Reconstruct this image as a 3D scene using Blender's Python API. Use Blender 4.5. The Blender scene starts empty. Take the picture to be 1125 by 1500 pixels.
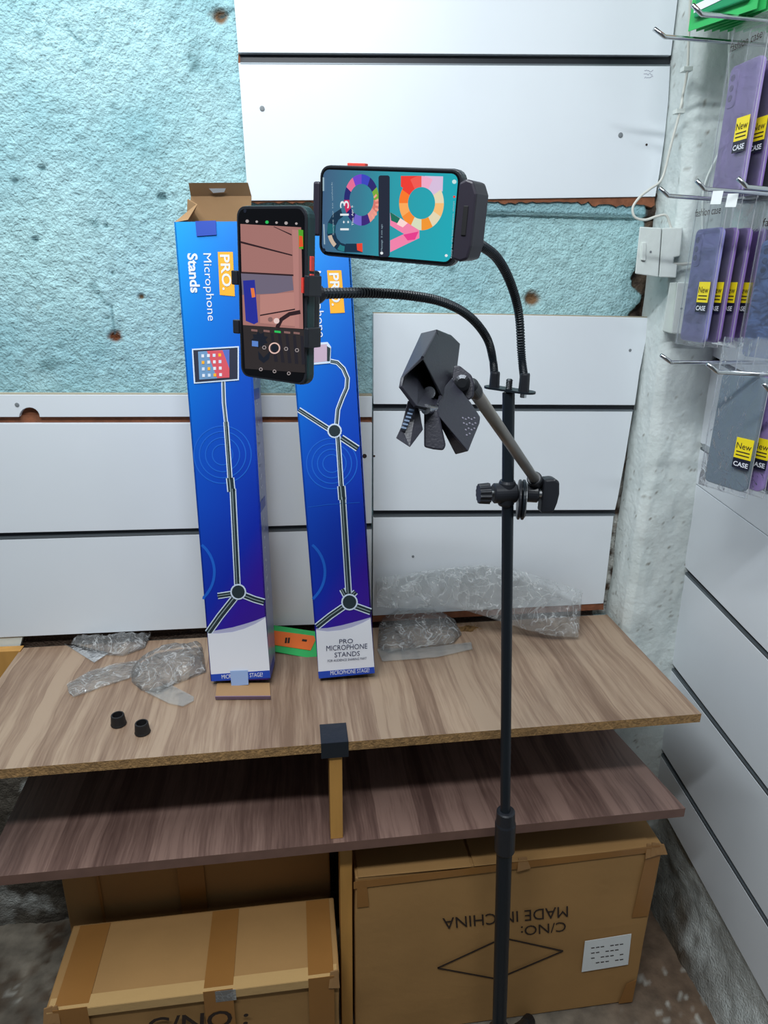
import bpy, bmesh, math, random
import numpy as np
from mathutils import Vector, Matrix, noise
from mathutils.geometry import delaunay_2d_cdt

# ---------------------------------------------------------------- camera
S = bpy.context.scene
COL = S.collection
F = 975.0; CX, CY = 562.5, 750.0
CAM = Vector((0, -1.25, 1.45))
R = Matrix(((0.99068457, -0.13564967, 0.01196835),
            (-0.03353194, -0.32818305, -0.9440188),
            (0.13198364, 0.93482354, -0.32967449)))      # rows: camera right, down, forward in the world
cd = bpy.data.cameras.new('camera'); cam = bpy.data.objects.new('camera', cd); COL.objects.link(cam)
cd.sensor_width = 36; cd.lens = F / 1500 * 36; cd.clip_start = 0.02
m = Matrix((R[0], -R[1], -R[2])).transposed().to_4x4(); m.translation = CAM
cam.matrix_world = m
S.camera = cam
S.view_settings.view_transform = 'Standard'; S.view_settings.look = 'None'
S.view_settings.gamma = 1; S.view_settings.use_curve_mapping = False
S.view_settings.exposure = 0.0

# ---------------------------------------------------------------- world and lamps
w = bpy.data.worlds.new('world'); S.world = w; w.use_nodes = True
w.node_tree.nodes['Background'].inputs[0].default_value = (0.80, 0.90, 1.0, 1)
w.node_tree.nodes['Background'].inputs[1].default_value = 0.09
def area(name, loc, target, sx, sy, power, col):
    l = bpy.data.lights.new(name, 'AREA'); l.shape = 'RECTANGLE'; l.size = sx; l.size_y = sy
    l.energy = power; l.color = col
    o = bpy.data.objects.new(name, l); COL.objects.link(o); o.location = loc
    o.rotation_euler = (Vector(target) - Vector(loc)).to_track_quat('-Z', 'Y').to_euler()
    return o
area('tube_lamp_near_wall', (-0.45, -0.62, 2.55), (-0.1, -0.45, 0), 1.3, 0.05, 18.5, (0.90, 0.97, 1.0))
area('tube_lamp_over_camera', (-0.15, -1.38, 2.45), (0, -0.2, 0.9), 1.1, 0.06, 25.0, (0.92, 0.97, 1.0))

# ---------------------------------------------------------------- pixel helpers
def ray(px, py):
    return R.transposed() @ Vector((px - CX, py - CY, F))
def P(px, py, ax, val):                      # point of the axis plane seen at a pixel
    r = ray(px, py); t = (val - CAM[ax]) / r[ax]; return CAM + r * t
def PC(px, py, d):                           # point at a camera depth
    return CAM + ray(px, py) * (d / F)
def PN(px, py, o, n):                        # point of a general plane
    r = ray(px, py); t = (o - CAM).dot(n) / r.dot(n); return CAM + r * t
def depth(p): return R[2].dot(p - CAM)
RWN = Vector((1, 0, 0.045)).normalized()     # the right wall leans a little
def PR(px, py, x=0.80): return PN(px, py, Vector((x, 0, 1.0)), RWN)

# ---------------------------------------------------------------- materials
def srgb(r, g, b):
    f = lambda c: (c / 255 / 12.92) if c / 255 <= 0.04045 else ((c / 255 + 0.055) / 1.055) ** 2.4
    return (f(r), f(g), f(b), 1)
MATS = {}
def mat(name, col, rough=0.5, metal=0.0, bump=0.0, bscale=200, vary=0.0, vscale=8, emis=None, estr=1.0, coat=0.0, attr=False, spec=0.5, stretch=None):
    if name in MATS: return MATS[name]
    M = bpy.data.materials.new(name); M.use_nodes = True; nt = M.node_tree; b = nt.nodes['Principled BSDF']
    b.inputs['Base Color'].default_value = col; b.inputs['Roughness'].default_value = rough
    b.inputs['Metallic'].default_value = metal; b.inputs['Specular IOR Level'].default_value = spec
    if coat: b.inputs['Coat Weight'].default_value = coat; b.inputs['Coat Roughness'].default_value = 0.08
    if emis: b.inputs['Emission Color'].default_value = emis; b.inputs['Emission Strength'].default_value = estr
    tc = nt.nodes.new('ShaderNodeTexCoord')
    src = tc.outputs['Object']
    if stretch:
        mp = nt.nodes.new('ShaderNodeMapping'); mp.inputs['Scale'].default_value = stretch
        nt.links.new(src, mp.inputs[0]); src = mp.outputs[0]
    colsock = None
    if attr:
        a = nt.nodes.new('ShaderNodeAttribute'); a.attribute_name = 'Col'; colsock = a.outputs['Color']
    if vary:
        n = nt.nodes.new('ShaderNodeTexNoise'); n.inputs['Scale'].default_value = vscale; n.inputs['Detail'].default_value = 6
        nt.links.new(src, n.inputs['Vector'])
        r = nt.nodes.new('ShaderNodeMapRange'); r.inputs[1].default_value = 0.3; r.inputs[2].default_value = 0.7
        r.inputs[3].default_value = 1 - vary; r.inputs[4].default_value = 1 + vary
        nt.links.new(n.outputs[0], r.inputs[0])
        mx = nt.nodes.new('ShaderNodeVectorMath'); mx.operation = 'SCALE'
        if colsock: nt.links.new(colsock, mx.inputs[0])
        else: mx.inputs[0].default_value = col[:3]
        nt.links.new(r.outputs[0], mx.inputs['Scale']); colsock = mx.outputs[0]
    if colsock: nt.links.new(colsock, b.inputs['Base Color'])
    if bump:
        n = nt.nodes.new('ShaderNodeTexNoise'); n.inputs['Scale'].default_value = bscale; n.inputs['Detail'].default_value = 5
        nt.links.new(src, n.inputs['Vector'])
        bp = nt.nodes.new('ShaderNodeBump'); bp.inputs['Strength'].default_value = min(bump, 1); bp.inputs['Distance'].default_value = 0.002 * max(1, bump)
        nt.links.new(n.outputs[0], bp.inputs['Height']); nt.links.new(bp.outputs[0], b.inputs['Normal'])
    MATS[name] = M; return M

def laminate(name, dark, mid, light, rough=0.45):
    M = bpy.data.materials.new(name); M.use_nodes = True; nt = M.node_tree; b = nt.nodes['Principled BSDF']
    N = nt.nodes.new; L = nt.links.new
    tc = N('ShaderNodeTexCoord')
    mp = N('ShaderNodeMapping'); mp.inputs['Scale'].default_value = (1, 0.045, 1); L(tc.outputs['Object'], mp.inputs[0])
    w0 = N('ShaderNodeTexNoise'); w0.inputs['Scale'].default_value = 5; L(tc.outputs['Object'], w0.inputs['Vector'])
    ad = N('ShaderNodeVectorMath'); ad.operation = 'MULTIPLY_ADD'; ad.inputs[1].default_value = (0.025, 0.0, 0)
    L(w0.outputs['Color'], ad.inputs[0]); L(mp.outputs[0], ad.inputs[2])
    n1 = N('ShaderNodeTexNoise'); n1.inputs['Scale'].default_value = 55; n1.inputs['Detail'].default_value = 8; n1.inputs['Roughness'].default_value = 0.65
    L(ad.outputs[0], n1.inputs['Vector'])
    n2 = N('ShaderNodeTexVoronoi'); n2.voronoi_dimensions = '1D'; n2.inputs['Scale'].default_value = 26
    sx = N('ShaderNodeSeparateXYZ'); L(ad.outputs[0], sx.inputs[0]); L(sx.outputs[0], n2.inputs['W'])
    n3 = N('ShaderNodeTexNoise'); n3.inputs['Scale'].default_value = 330; n3.inputs['Detail'].default_value = 4
    L(ad.outputs[0], n3.inputs['Vector'])
    sc = N('ShaderNodeSeparateColor'); L(n2.outputs['Color'], sc.inputs[0])
    a1 = N('ShaderNodeMath'); a1.operation = 'MULTIPLY_ADD'; a1.inputs[1].default_value = 0.30; L(sc.outputs[0], a1.inputs[0]); L(n1.outputs[0], a1.inputs[2])
    a2 = N('ShaderNodeMath'); a2.operation = 'MULTIPLY_ADD'; a2.inputs[1].default_value = 0.42; L(n3.outputs[0], a2.inputs[0]); L(a1.outputs[0], a2.inputs[2])
    rp = N('ShaderNodeValToRGB'); e = rp.color_ramp.elements
    e[0].position = 0.62; e[0].color = dark; e[1].position = 1.04; e[1].color = light
    k = e.new(0.82); k.color = mid
    L(a2.outputs[0], rp.inputs[0]); L(rp.outputs[0], b.inputs['Base Color'])
    b.inputs['Roughness'].default_value = rough
    bp = N('ShaderNodeBump'); bp.inputs['Strength'].default_value = 0.15; bp.inputs['Distance'].default_value = 0.001
    L(n3.outputs[0], bp.inputs['Height']); L(bp.outputs[0], b.inputs['Normal'])
    return M

def film(name, tint=(0.9, 0.95, 0.97, 1), haze=0.16, bump=0.6, rough=0.12):
    M = bpy.data.materials.new(name); M.use_nodes = True; nt = M.node_tree; nt.nodes.clear()
    N = nt.nodes.new; L = nt.links.new
    out = N('ShaderNodeOutputMaterial'); tr = N('ShaderNodeBsdfTransparent'); tr.inputs[0].default_value = (0.97, 0.98, 0.98, 1)
    gl = N('ShaderNodeBsdfGlossy'); gl.inputs['Roughness'].default_value = rough
    df = N('ShaderNodeBsdfDiffuse'); df.inputs[0].default_value = tint
    tl = N('ShaderNodeBsdfTranslucent'); tl.inputs[0].default_value = tint
    ad = N('ShaderNodeMixShader'); ad.inputs[0].default_value = 0.4; L(df.outputs[0], ad.inputs[1]); L(tl.outputs[0], ad.inputs[2])
    m1 = N('ShaderNodeMixShader'); m1.inputs[0].default_value = haze; L(tr.outputs[0], m1.inputs[1]); L(ad.outputs[0], m1.inputs[2])
    fr = N('ShaderNodeFresnel'); fr.inputs[0].default_value = 1.45
    m2 = N('ShaderNodeMixShader'); L(fr.outputs[0], m2.inputs[0]); L(m1.outputs[0], m2.inputs[1]); L(gl.outputs[0], m2.inputs[2])
    if bump:
        tc = N('ShaderNodeTexCoord'); n = N('ShaderNodeTexNoise'); n.inputs['Scale'].default_value = 45; n.inputs['Detail'].default_value = 4; n.inputs['Distortion'].default_value = 1.5
        L(tc.outputs['Object'], n.inputs['Vector'])
        bp = N('ShaderNodeBump'); bp.inputs['Strength'].default_value = bump; bp.inputs['Distance'].default_value = 0.004
        L(n.outputs[0], bp.inputs['Height'])
        L(bp.outputs[0], gl.inputs['Normal']); L(bp.outputs[0], fr.inputs['Normal'])
    if bump >= .7:
        pn = N('ShaderNodeTexNoise'); pn.inputs['Scale'].default_value = 16; pn.inputs['Detail'].default_value = 2.5; pn.inputs['Distortion'].default_value = 1.6; L(tc.outputs['Object'], pn.inputs['Vector'])
        s1_ = N('ShaderNodeMath'); s1_.operation = 'SUBTRACT'; s1_.inputs[1].default_value = .5; L(pn.outputs[0], s1_.inputs[0])
        s2_ = N('ShaderNodeMath'); s2_.operation = 'ABSOLUTE'; L(s1_.outputs[0], s2_.inputs[0])
        mr = N('ShaderNodeMapRange'); mr.inputs[1].default_value = 0; mr.inputs[2].default_value = .022; mr.inputs[3].default_value = .50; mr.inputs[4].default_value = haze
        L(s2_.outputs[0], mr.inputs[0]); L(mr.outputs[0], m1.inputs[0])
        n.inputs['Scale'].default_value = 34; bp.inputs['Distance'].default_value = .009
        fm = N('ShaderNodeMath'); fm.operation = 'MULTIPLY_ADD'; fm.inputs[1].default_value = .9; fm.inputs[2].default_value = .0; L(fr.outputs[0], fm.inputs[0]); L(fm.outputs[0], m2.inputs[0])
    L(m2.outputs[0], out.inputs[0]); return M

white_board = mat('white_laminate', srgb(222, 228, 234), 0.38, vary=0.02, vscale=5)
board_edge = mat('brown_fibreboard', srgb(128, 78, 52), 0.9, vary=0.25, vscale=60, bump=0.6, bscale=150)
alu_black = mat('black_channel', srgb(26, 30, 38), 0.4)
alu_grey = mat('aluminium_lip', srgb(120, 128, 134), 0.35, 0.6)
wall_m = mat('rough_plaster', (0.5, 0.5, 0.5, 1), 0.9, attr=True, vary=0.13, vscale=55, bump=2.6, bscale=230, spec=0.25)
paint_m = mat('thick_white_paint', (0.7, 0.7, 0.7, 1), 0.55, attr=True, vary=0.04, vscale=30, bump=1.0, bscale=90)
floor_m = mat('dusty_concrete', (0.3, 0.3, 0.3, 1), 0.95, attr=True, vary=0.3, vscale=28, bump=1.5, bscale=60)
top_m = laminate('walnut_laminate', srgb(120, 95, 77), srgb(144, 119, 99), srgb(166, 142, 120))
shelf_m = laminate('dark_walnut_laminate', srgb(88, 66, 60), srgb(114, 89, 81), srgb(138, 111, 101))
chip_m = mat('raw_chipboard', srgb(150, 116, 74), 0.95, vary=0.35, vscale=160, bump=1, bscale=260)
shelf_edge_m = mat('shelf_edge_band', srgb(112, 84, 74), 0.5, vary=0.12, vscale=30)
post_m = mat('varnished_timber', srgb(190, 140, 72), 0.55, vary=0.12, vscale=14, stretch=(3, 3, 0.4))
carton_m = mat('carton_board', srgb(166, 126, 76), 0.75, vary=0.07, vscale=7, bump=0.25, bscale=60)
carton_dark = mat('carton_inner', srgb(150, 112, 70), 0.8, vary=0.1, vscale=8)
tape_m = mat('brown_packing_tape', srgb(150, 104, 54), 0.28, vary=0.06, vscale=9, bump=0.2, bscale=40)
ink_m = mat('black_ink', srgb(44, 30, 22), 0.8)
paper_m = mat('white_paper', srgb(228, 232, 232), 0.7)
black_m = mat('black_plastic', srgb(34, 36, 42), 0.38, vary=0.05, vscale=40)
clip_m = mat('matte_black_plastic', srgb(40, 40, 50), 0.42, bump=0.15, bscale=500)
pole_m = mat('black_painted_steel', srgb(24, 32, 40), 0.4, 0.1)
arm_m = mat('dull_steel_tube', srgb(150, 146, 142), 0.42, 0.75, vary=0.1, vscale=30)
steel_m = mat('bright_steel', srgb(205, 208, 212), 0.22, 1.0)
rubber_m = mat('black_rubber', srgb(22, 20, 22), 0.6)
plaswhite = mat('white_painted_plastic', srgb(214, 222, 218), 0.5, bump=0.4, bscale=60)
cable_m = mat('off_white_cable', srgb(205, 206, 198), 0.5)

# ---------------------------------------------------------------- object helpers
W = {}
def link(o, parent=None, Mw=None):
    COL.objects.link(o)
    if parent is not None:
        o.parent = parent; W[o] = W[parent].copy()
    else:
        W[o] = Mw.copy() if Mw else Matrix.Identity(4); o.matrix_world = W[o]
    return o
def tag(o, label=None, cat=None, group=None, kind=None):
    if label: o['label'] = label
    if cat: o['category'] = cat
    if group: o['group'] = group
    if kind: o['kind'] = kind
    return o
def thing(name, label, cat, loc=(0, 0, 0), group=None, M=None):
    o = bpy.data.objects.new(name, None); o.empty_display_size = 0.02
    link(o, None, M if M else Matrix.Translation(Vector(loc)))
    return tag(o, label, cat, group)
def mesh(name, vs, fs, m, parent=None, smooth=False, bevel=0, Mw=None, solid=0, label=None, seg=2):
    inv = (W[parent] if parent is not None else (Mw or Matrix.Identity(4))).inverted()
    me = bpy.data.meshes.new(name)
    me.from_pydata([inv @ Vector(v) for v in vs], [], fs); me.validate()
    bm = bmesh.new(); bm.from_mesh(me); bmesh.ops.recalc_face_normals(bm, faces=bm.faces); bm.to_mesh(me); bm.free()
    if isinstance(m, (list, tuple)):
        for q in m: me.materials.append(q)
    else: me.materials.append(m)
    if smooth:
        for p in me.polygons: p.use_smooth = True
    o = bpy.data.objects.new(name, me); link(o, parent, Mw)
    if solid:
        md = o.modifiers.new('thickness', 'SOLIDIFY'); md.thickness = solid; md.offset = 0
    if bevel:
        md = o.modifiers.new('bevel', 'BEVEL'); md.width = bevel; md.segments = seg; md.limit_method = 'ANGLE'; md.angle_limit = 0.6
        md.harden_normals = False
    if label: o['label'] = label
    return o
class MB:
    def __init__(s): s.v = []; s.f = []
    def add(s, vf):
        k = len(s.v); s.v += [Vector(v) for v in vf[0]]; s.f += [tuple(i + k for i in f) for f in vf[1]]; return s
    def build(s, name, m, parent=None, **k): return mesh(name, s.v, s.f, m, parent, **k)
def loft(A, B, cap0=True, cap1=True):
    n = len(A); v = list(A) + list(B); f = [(i, (i + 1) % n, n + (i + 1) % n, n + i) for i in range(n)]
    if cap0: f.append(tuple(range(n - 1, -1, -1)))
    if cap1: f.append(tuple(range(n, 2 * n)))
    return v, f
def slab(poly, off):
    off = Vector(off); return loft([Vector(p) for p in poly], [Vector(p) + off for p in poly])
def box(x0, x1, y0, y1, z0, z1):
    return slab([(x0, y0, z0), (x1, y0, z0), (x1, y1, z0), (x0, y1, z0)], (0, 0, z1 - z0))
def perp(d):
    d = d.normalized(); a = Vector((0, 0, 1)) if abs(d.z) < 0.9 else Vector((1, 0, 0))
    u = d.cross(a).normalized(); return u, d.cross(u)
def lathe(p0, d, prof, n=24):                 # prof: (distance along d, radius)
    p0 = Vector(p0); d = Vector(d).normalized(); u, v = perp(d); vs = []; fs = []
    for t, r in prof:
        for i in range(n):
            a = 2 * math.pi * i / n; vs.append(p0 + d * t + (u * math.cos(a) + v * math.sin(a)) * r)
    for k in range(len(prof) - 1):
        for i in range(n):
            fs.append((k * n + i, k * n + (i + 1) % n, (k + 1) * n + (i + 1) % n, (k + 1) * n + i))
    fs.append(tuple(range(n - 1, -1, -1))); fs.append(tuple(range((len(prof) - 1) * n, len(prof) * n)))
    return vs, fs
def cyl(p0, p1, r, r1=None, n=20):
    p0 = Vector(p0); p1 = Vector(p1); return lathe(p0, p1 - p0, [(0, r), ((p1 - p0).length, r if r1 is None else r1)], n)
def smooth_path(pts, k=8):
    pts = [Vector(p) for p in pts]; out = []
    q = [2 * pts[0] - pts[1]] + pts + [2 * pts[-1] - pts[-2]]
    for i in range(1, len(q) - 2):
        for j in range(k):
            t = j / k
            out.append(0.5 * ((2 * q[i]) + (-q[i - 1] + q[i + 1]) * t + (2 * q[i - 1] - 5 * q[i] + 4 * q[i + 1] - q[i + 2]) * t * t + (-q[i - 1] + 3 * q[i] - 3 * q[i + 1] + q[i + 2]) * t ** 3))
    out.append(pts[-1]); return out
def tube(pts, r, n=10):
    pts = [Vector(p) for p in pts]; u = None; vs = []; fs = []
    for i, p in enumerate(pts):
        d = (pts[min(i + 1, len(pts) - 1)] - pts[max(i - 1, 0)]).normalized()
        if u is None: u, _ = perp(d)
        u = (u - d * u.dot(d)).normalized(); v = d.cross(u)
        rr = r(i) if callable(r) else r
        for j in range(n):
            a = 2 * math.pi * j / n; vs.append(p + (u * math.cos(a) + v * math.sin(a)) * rr)
    for k in range(len(pts) - 1):
        for i in range(n):
            fs.append((k * n + i, k * n + (i + 1) % n, (k + 1) * n + (i + 1) % n, (k + 1) * n + i))
    fs.append(tuple(range(n - 1, -1, -1))); fs.append(tuple(range((len(pts) - 1) * n, len(pts) * n)))
    return vs, fs

class Frame:                                   # a flat face: origin, right, up, outward normal
    def __init__(s, O, U, V):
        s.o = Vector(O); s.u = Vector(U).normalized(); V = Vector(V)
        s.v = (V - s.u * V.dot(s.u)).normalized(); s.n = s.u.cross(s.v)
        s.M = Matrix((s.u, s.v, s.n)).transposed().to_4x4(); s.M.translation = s.o
    def w(s, x, y, z=0): return s.o + s.u * x + s.v * y + s.n * z
    def px(s, a, b, z=0): return PN(a, b, s.o + s.n * z, s.n)
    def loc(s, p): q = Vector(p) - s.o; return (q.dot(s.u), q.dot(s.v), q.dot(s.n))
def decal(name, fr, pts, m, parent, z=0.0004, th=0.0002):       # flat print: polygon given on the face
    A = [fr.px(*p, z) for p in pts]
    return mesh(name, *slab(A, -fr.n * th), m, parent)
def stroke_pts(pts, w):
    L = []; Rr = []
    for i, p in enumerate(pts):
        a = Vector(pts[max(i - 1, 0)]); b = Vector(pts[min(i + 1, len(pts) - 1)]); d = (b - a).normalized(); n = Vector((-d.y, d.x))
        L.append(Vector(p) + n * w / 2); Rr.append(Vector(p) - n * w / 2)
    return L + Rr[::-1]
def stroke(mb, fr, pts, w, z):
    L = stroke_pts(pts, w); n = len(pts)
    vs = [fr.px(p.x, p.y, z) for p in L]; fs = [(i, i + 1, 2 * n - 2 - i, 2 * n - 1 - i) for i in range(n - 1)]
    mb.add((vs, fs))
def ring(c, r, a0=0, a1=360, n=36, ry=None):
    ry = ry or r
    return [(c[0] + r * math.cos(math.radians(a0 + (a1 - a0) * i / n)), c[1] + ry * math.sin(math.radians(a0 + (a1 - a0) * i / n))) for i in range(n + 1)]
DG = None
def text(name, s, fr, A, B, C, m, parent, z=0.0006, bold=0.0, px=True):
    """lettering whose bounding box goes from A (lower left) to B (lower right) and C (upper left)"""
    cu = bpy.data.curves.new(name, 'FONT'); cu.body = s; cu.offset = bold; cu.resolution_u = 3; cu.align_x = 'LEFT'
    t = bpy.data.objects.new(name, cu); COL.objects.link(t)
    dg = bpy.context.evaluated_depsgraph_get(); me = t.evaluated_get(dg).to_mesh()
    vs = [v.co.copy() for v in me.vertices]; fs = [tuple(p.vertices) for p in me.polygons]
    bpy.data.objects.remove(t); bpy.data.curves.remove(cu)
    x0 = min(v.x for v in vs); x1 = max(v.x for v in vs); y0 = min(v.y for v in vs); y1 = max(v.y for v in vs)
    f3 = (lambda p: fr.px(p[0], p[1], z)) if px else (lambda p: fr.w(p[0], p[1], z))
    a, b, c = f3(A), f3(B), f3(C)
    return mesh(name, [a + (b - a) * ((v.x - x0) / (x1 - x0)) + (c - a) * ((v.y - y0) / (y1 - y0)) for v in vs], fs, m, parent)
def rrect(x0, x1, y0, y1, r, n=5):
    o = []
    for cx, cy, a in ((x1 - r, y1 - r, 0), (x0 + r, y1 - r, 90), (x0 + r, y0 + r, 180), (x1 - r, y0 + r, 270)):
        for i in range(n + 1):
            t = math.radians(a + 90 * i / n); o.append((cx + r * math.cos(t), cy + r * math.sin(t)))
    return o
def inpoly(x, y, poly):
    c = False; j = len(poly) - 1
    for i in range(len(poly)):
        xi, yi = poly[i]; xj, yj = poly[j]
        if (yi > y) != (yj > y) and x < (xj - xi) * (y - yi) / (yj - yi) + xi: c = not c
        j = i
    return c
def fill(poly, step, rnd=0, hole=None):
    pts = []; n = len(poly)
    for i in range(n):
        a = Vector(poly[i]); b = Vector(poly[(i + 1) % n]); k = max(1, int((b - a).length / step))
        for j in range(k): pts.append(a.lerp(b, j / k))
    nb = len(pts); edges = [(i, (i + 1) % nb) for i in range(nb)]
    if hole:
        h0 = len(pts); pts += [Vector(h) for h in hole]; k = len(hole); edges += [(h0 + i, h0 + (i + 1) % k) for i in range(k)]
    xs = [p[0] for p in poly]; ys = [p[1] for p in poly]; rg = random.Random(3)
    y = min(ys) + step
    while y < max(ys):
        x = min(xs) + step
        while x < max(xs):
            a = x + rg.uniform(-rnd, rnd) * step; b = y + rg.uniform(-rnd, rnd) * step
            if inpoly(a, b, poly) and not (hole and inpoly(a, b, hole)): pts.append(Vector((a, b)))
            x += step
        y += step
    r = delaunay_2d_cdt(pts, edges, [], 1, 1e-6)
    vs = r[0]; fs = [f for f in r[2] if not (hole and inpoly(*(sum((vs[i] for i in f), Vector((0, 0))) / len(f)), hole)) and inpoly(*(sum((vs[i] for i in f), Vector((0, 0))) / len(f)), poly)]
    return vs, fs, nb

# numpy noise
def vnoise(x, y, seed=0):
    xi = np.floor(x).astype(np.int64); yi = np.floor(y).astype(np.int64); fx = x - xi; fy = y - yi
    fx = fx * fx * (3 - 2 * fx); fy = fy * fy * (3 - 2 * fy)
    def h(a, b):
        n = (a * 374761393 + b * 668265263 + seed * 974711) & 0xffffffff
        n = ((n ^ (n >> 13)) * 1274126177) & 0xffffffff; n = (n ^ (n >> 16)) & 0xffff
        return n / 65535.0
    return (h(xi, yi) * (1 - fx) + h(xi + 1, yi) * fx) * (1 - fy) + (h(xi, yi + 1) * (1 - fx) + h(xi + 1, yi + 1) * fx) * fy
def fbm(x, y, o=4, seed=0):
    s = 0; a = 0.5; t = 0
    for i in range(o): s = s + a * vnoise(x * 2 ** i, y * 2 ** i, seed + i); t += a; a *= 0.5
    return s / t
def gridmesh(name, X, Y, Z, colr, m, kind='structure'):
    nv, nu = X.shape; me = bpy.data.meshes.new(name)
    co = np.stack([X, Y, Z], -1).reshape(-1, 3).astype(np.float32)
    i = np.arange(nu * nv).reshape(nv, nu); q = np.stack([i[:-1, :-1], i[:-1, 1:], i[1:, 1:], i[1:, :-1]], -1).reshape(-1, 4)
    me.vertices.add(len(co)); me.vertices.foreach_set('co', co.ravel())
    me.loops.add(q.size); me.loops.foreach_set('vertex_index', q.ravel().astype(np.int32))
    me.polygons.add(len(q)); me.polygons.foreach_set('loop_start', np.arange(0, q.size, 4, dtype=np.int32))
    me.update(calc_edges=True); me.validate()
    me.polygons.foreach_set('use_smooth', np.ones(len(q), dtype=bool))
    if colr is not None:
        at = me.color_attributes.new('Col', 'FLOAT_COLOR', 'POINT')
        c = np.concatenate([colr.reshape(-1, 3), np.ones((nu * nv, 1))], 1).astype(np.float32); at.data.foreach_set('color', c.ravel())
    me.materials.append(m); o = bpy.data.objects.new(name, me); link(o)
    if kind: o['kind'] = kind
    return o
def c3(r, g, b): return np.array(srgb(r, g, b)[:3])
def mixc(a, b, t): t = np.clip(t, 0, 1)[..., None]; return a * (1 - t) + b * t

# ================================================================ THE SETTING
# ---- back wall: blue stucco above, bare grey concrete below, rubble by the pillar
xs = np.arange(-1.15, 0.705, 0.0038); zs = np.arange(-0.01, 2.15, 0.0038)
X, Z = np.meshgrid(xs, zs)
blue = (Z > 0.76)
rel = (fbm(X * 120, Z * 120, 2, 5) - 0.5) * 0.0042 + (fbm(X * 16, Z * 16, 2, 9) - 0.5) * 0.0022
colr = mixc(c3(170, 208, 214), c3(146, 190, 198), (fbm(X * 9, Z * 9, 4, 2) - 0.35) * 2.2)
colr = mixc(colr, c3(120, 158, 164), (fbm(X * 30 + 9, Z * 30, 4, 21) - 0.68) * 5)
colr = mixc(colr, c3(176, 214, 216), (fbm(X * 4, Z * 4, 2, 41) - 0.6) * 3)
D = rel.copy()
pits = [(322, 22, .012, 1), (246, 45, .004, 0), (236, 288, .012, 0), (20, 265, .010, 0), (168, 493, .011, 2), (206, 435, .005, 1), (157, 466, .004, 0), (780, 438, .015, 1), (60, 245, .010, 0), (155, 330, .007, 0), (50, 350, .008, 0), (276, 82, .004, 0), (318, 120, .004, 0), (165, 400, .006, 0), (55, 450, .008, 3)]
for a, b, r, k in pits:
    r *= .6 if k in (0, 3) else 1
    p = P(a, b, 1, 0.018); d = np.sqrt((X - p.x) ** 2 + ((Z - p.z) * 1.25) ** 2) / r * (0.65 + 0.7 * fbm(X * 120, Z * 120, 2, 77))
    t = np.clip(1.35 - d, 0, 1)
    if k != 3: D = D - t * (0.010 if k == 1 else 0.005)
    colr = mixc(colr, {0: c3(96, 130, 136), 1: c3(120, 92, 66), 2: c3(110, 62, 36), 3: c3(140, 150, 140)}[k], t * (1.6 if k != 3 else 0.6))
def crack(pts, wd=0.0016):
    global D, colr
    q = [P(a, b, 1, 0.018) for a, b in pts]
    for a, b in zip(q, q[1:]):
        ax, az, bx, bz = a.x, a.z, b.x, b.z; L2 = (bx - ax) ** 2 + (bz - az) ** 2
        t = np.clip(((X - ax) * (bx - ax) + (Z - az) * (bz - az)) / L2, 0, 1)
        d = np.hypot(X - ax - t * (bx - ax), Z - az - t * (bz - az)) + (fbm(X * 90, Z * 90, 2, 3) - .5) * .004
        k = np.clip(1.5 - np.abs(d) / wd, 0, 1) * 0.7; D = D - k * 0.003; colr = mixc(colr, c3(90, 130, 138), k)
crack([(96, 36), (110, 55), (128, 68), (145, 62), (152, 40)]); crack([(142, 428), (152, 443), (163, 448), (167, 490)])
crack([(322, 22), (345, 12)])
p0 = P(930, 306, 1, .018); 
band = (Z > p0.z - 0.012) & (Z < p0.z + 0.03) & (X > 0.28)
colr = np.where(band[..., None], colr * 0.35 + c3(126, 168, 178) * 0.65, colr); D = np.where(band, D * 0.3 + 0.013, D)
# rubble where the stucco has broken away beside the pillar
edge = np.interp(Z, [.7, 1.0, 1.2, 1.5, 1.7, 2.1], [.640, .655, .672, .660, .646, .632]) + (fbm(X * 0 + 3, Z * 26, 4, 8) - 0.5) * np.where(Z < 1.56, 0.05, 0.01)
rub = np.clip((X - edge) / 0.006, 0, 1) * (Z > 0.74)
rc = mixc(c3(104, 88, 74), c3(66, 56, 50), (fbm(X * 80, Z * 80, 3, 12) - .4) * 4)
rc = mixc(rc, c3(206, 208, 202), np.clip((1.16 - Z) * 4, 0, 1) * np.clip((fbm(X * 60, Z * 60, 3, 31) - .32) * 6, 0, 1))
colr = mixc(colr, rc, rub); D = D - rub * 0.008 + rub * (fbm(X * 45, Z * 45, 3, 14) - 0.5) * 0.02
# bare lower wall
low = np.clip((0.785 - Z) / 0.006, 0, 1) * (X < 0.66)
low = np.maximum(low, np.clip((0.745 - Z) / 0.01, 0, 1))
lc = mixc(c3(112, 106, 96), c3(82, 76, 68), (fbm(X * 12, Z * 12, 4, 52) - .4) * 3)
lc = mixc(lc, c3(190, 192, 188), (fbm(X * 14, Z * 14 + 5, 4, 62) - .55) * 8 * np.clip(1 - np.abs(X + 0.60) * 7, 0.15, 1))
lc = mixc(lc, c3(184, 190, 188), np.clip((X - 0.55) / 0.05, 0, 1) * np.clip((Z - 0.25) * 4, 0, 1))
lc = np.where((Z > 0.735)[..., None], c3(70, 54, 44) + lc * 0.1, lc)
colr = mixc(colr, lc, low); D = D + low * (fbm(X * 30, Z * 30, 4, 72) - .5) * 0.012
back = gridmesh('wall_back', X, 0.020 - D, Z, colr, wall_m)

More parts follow.
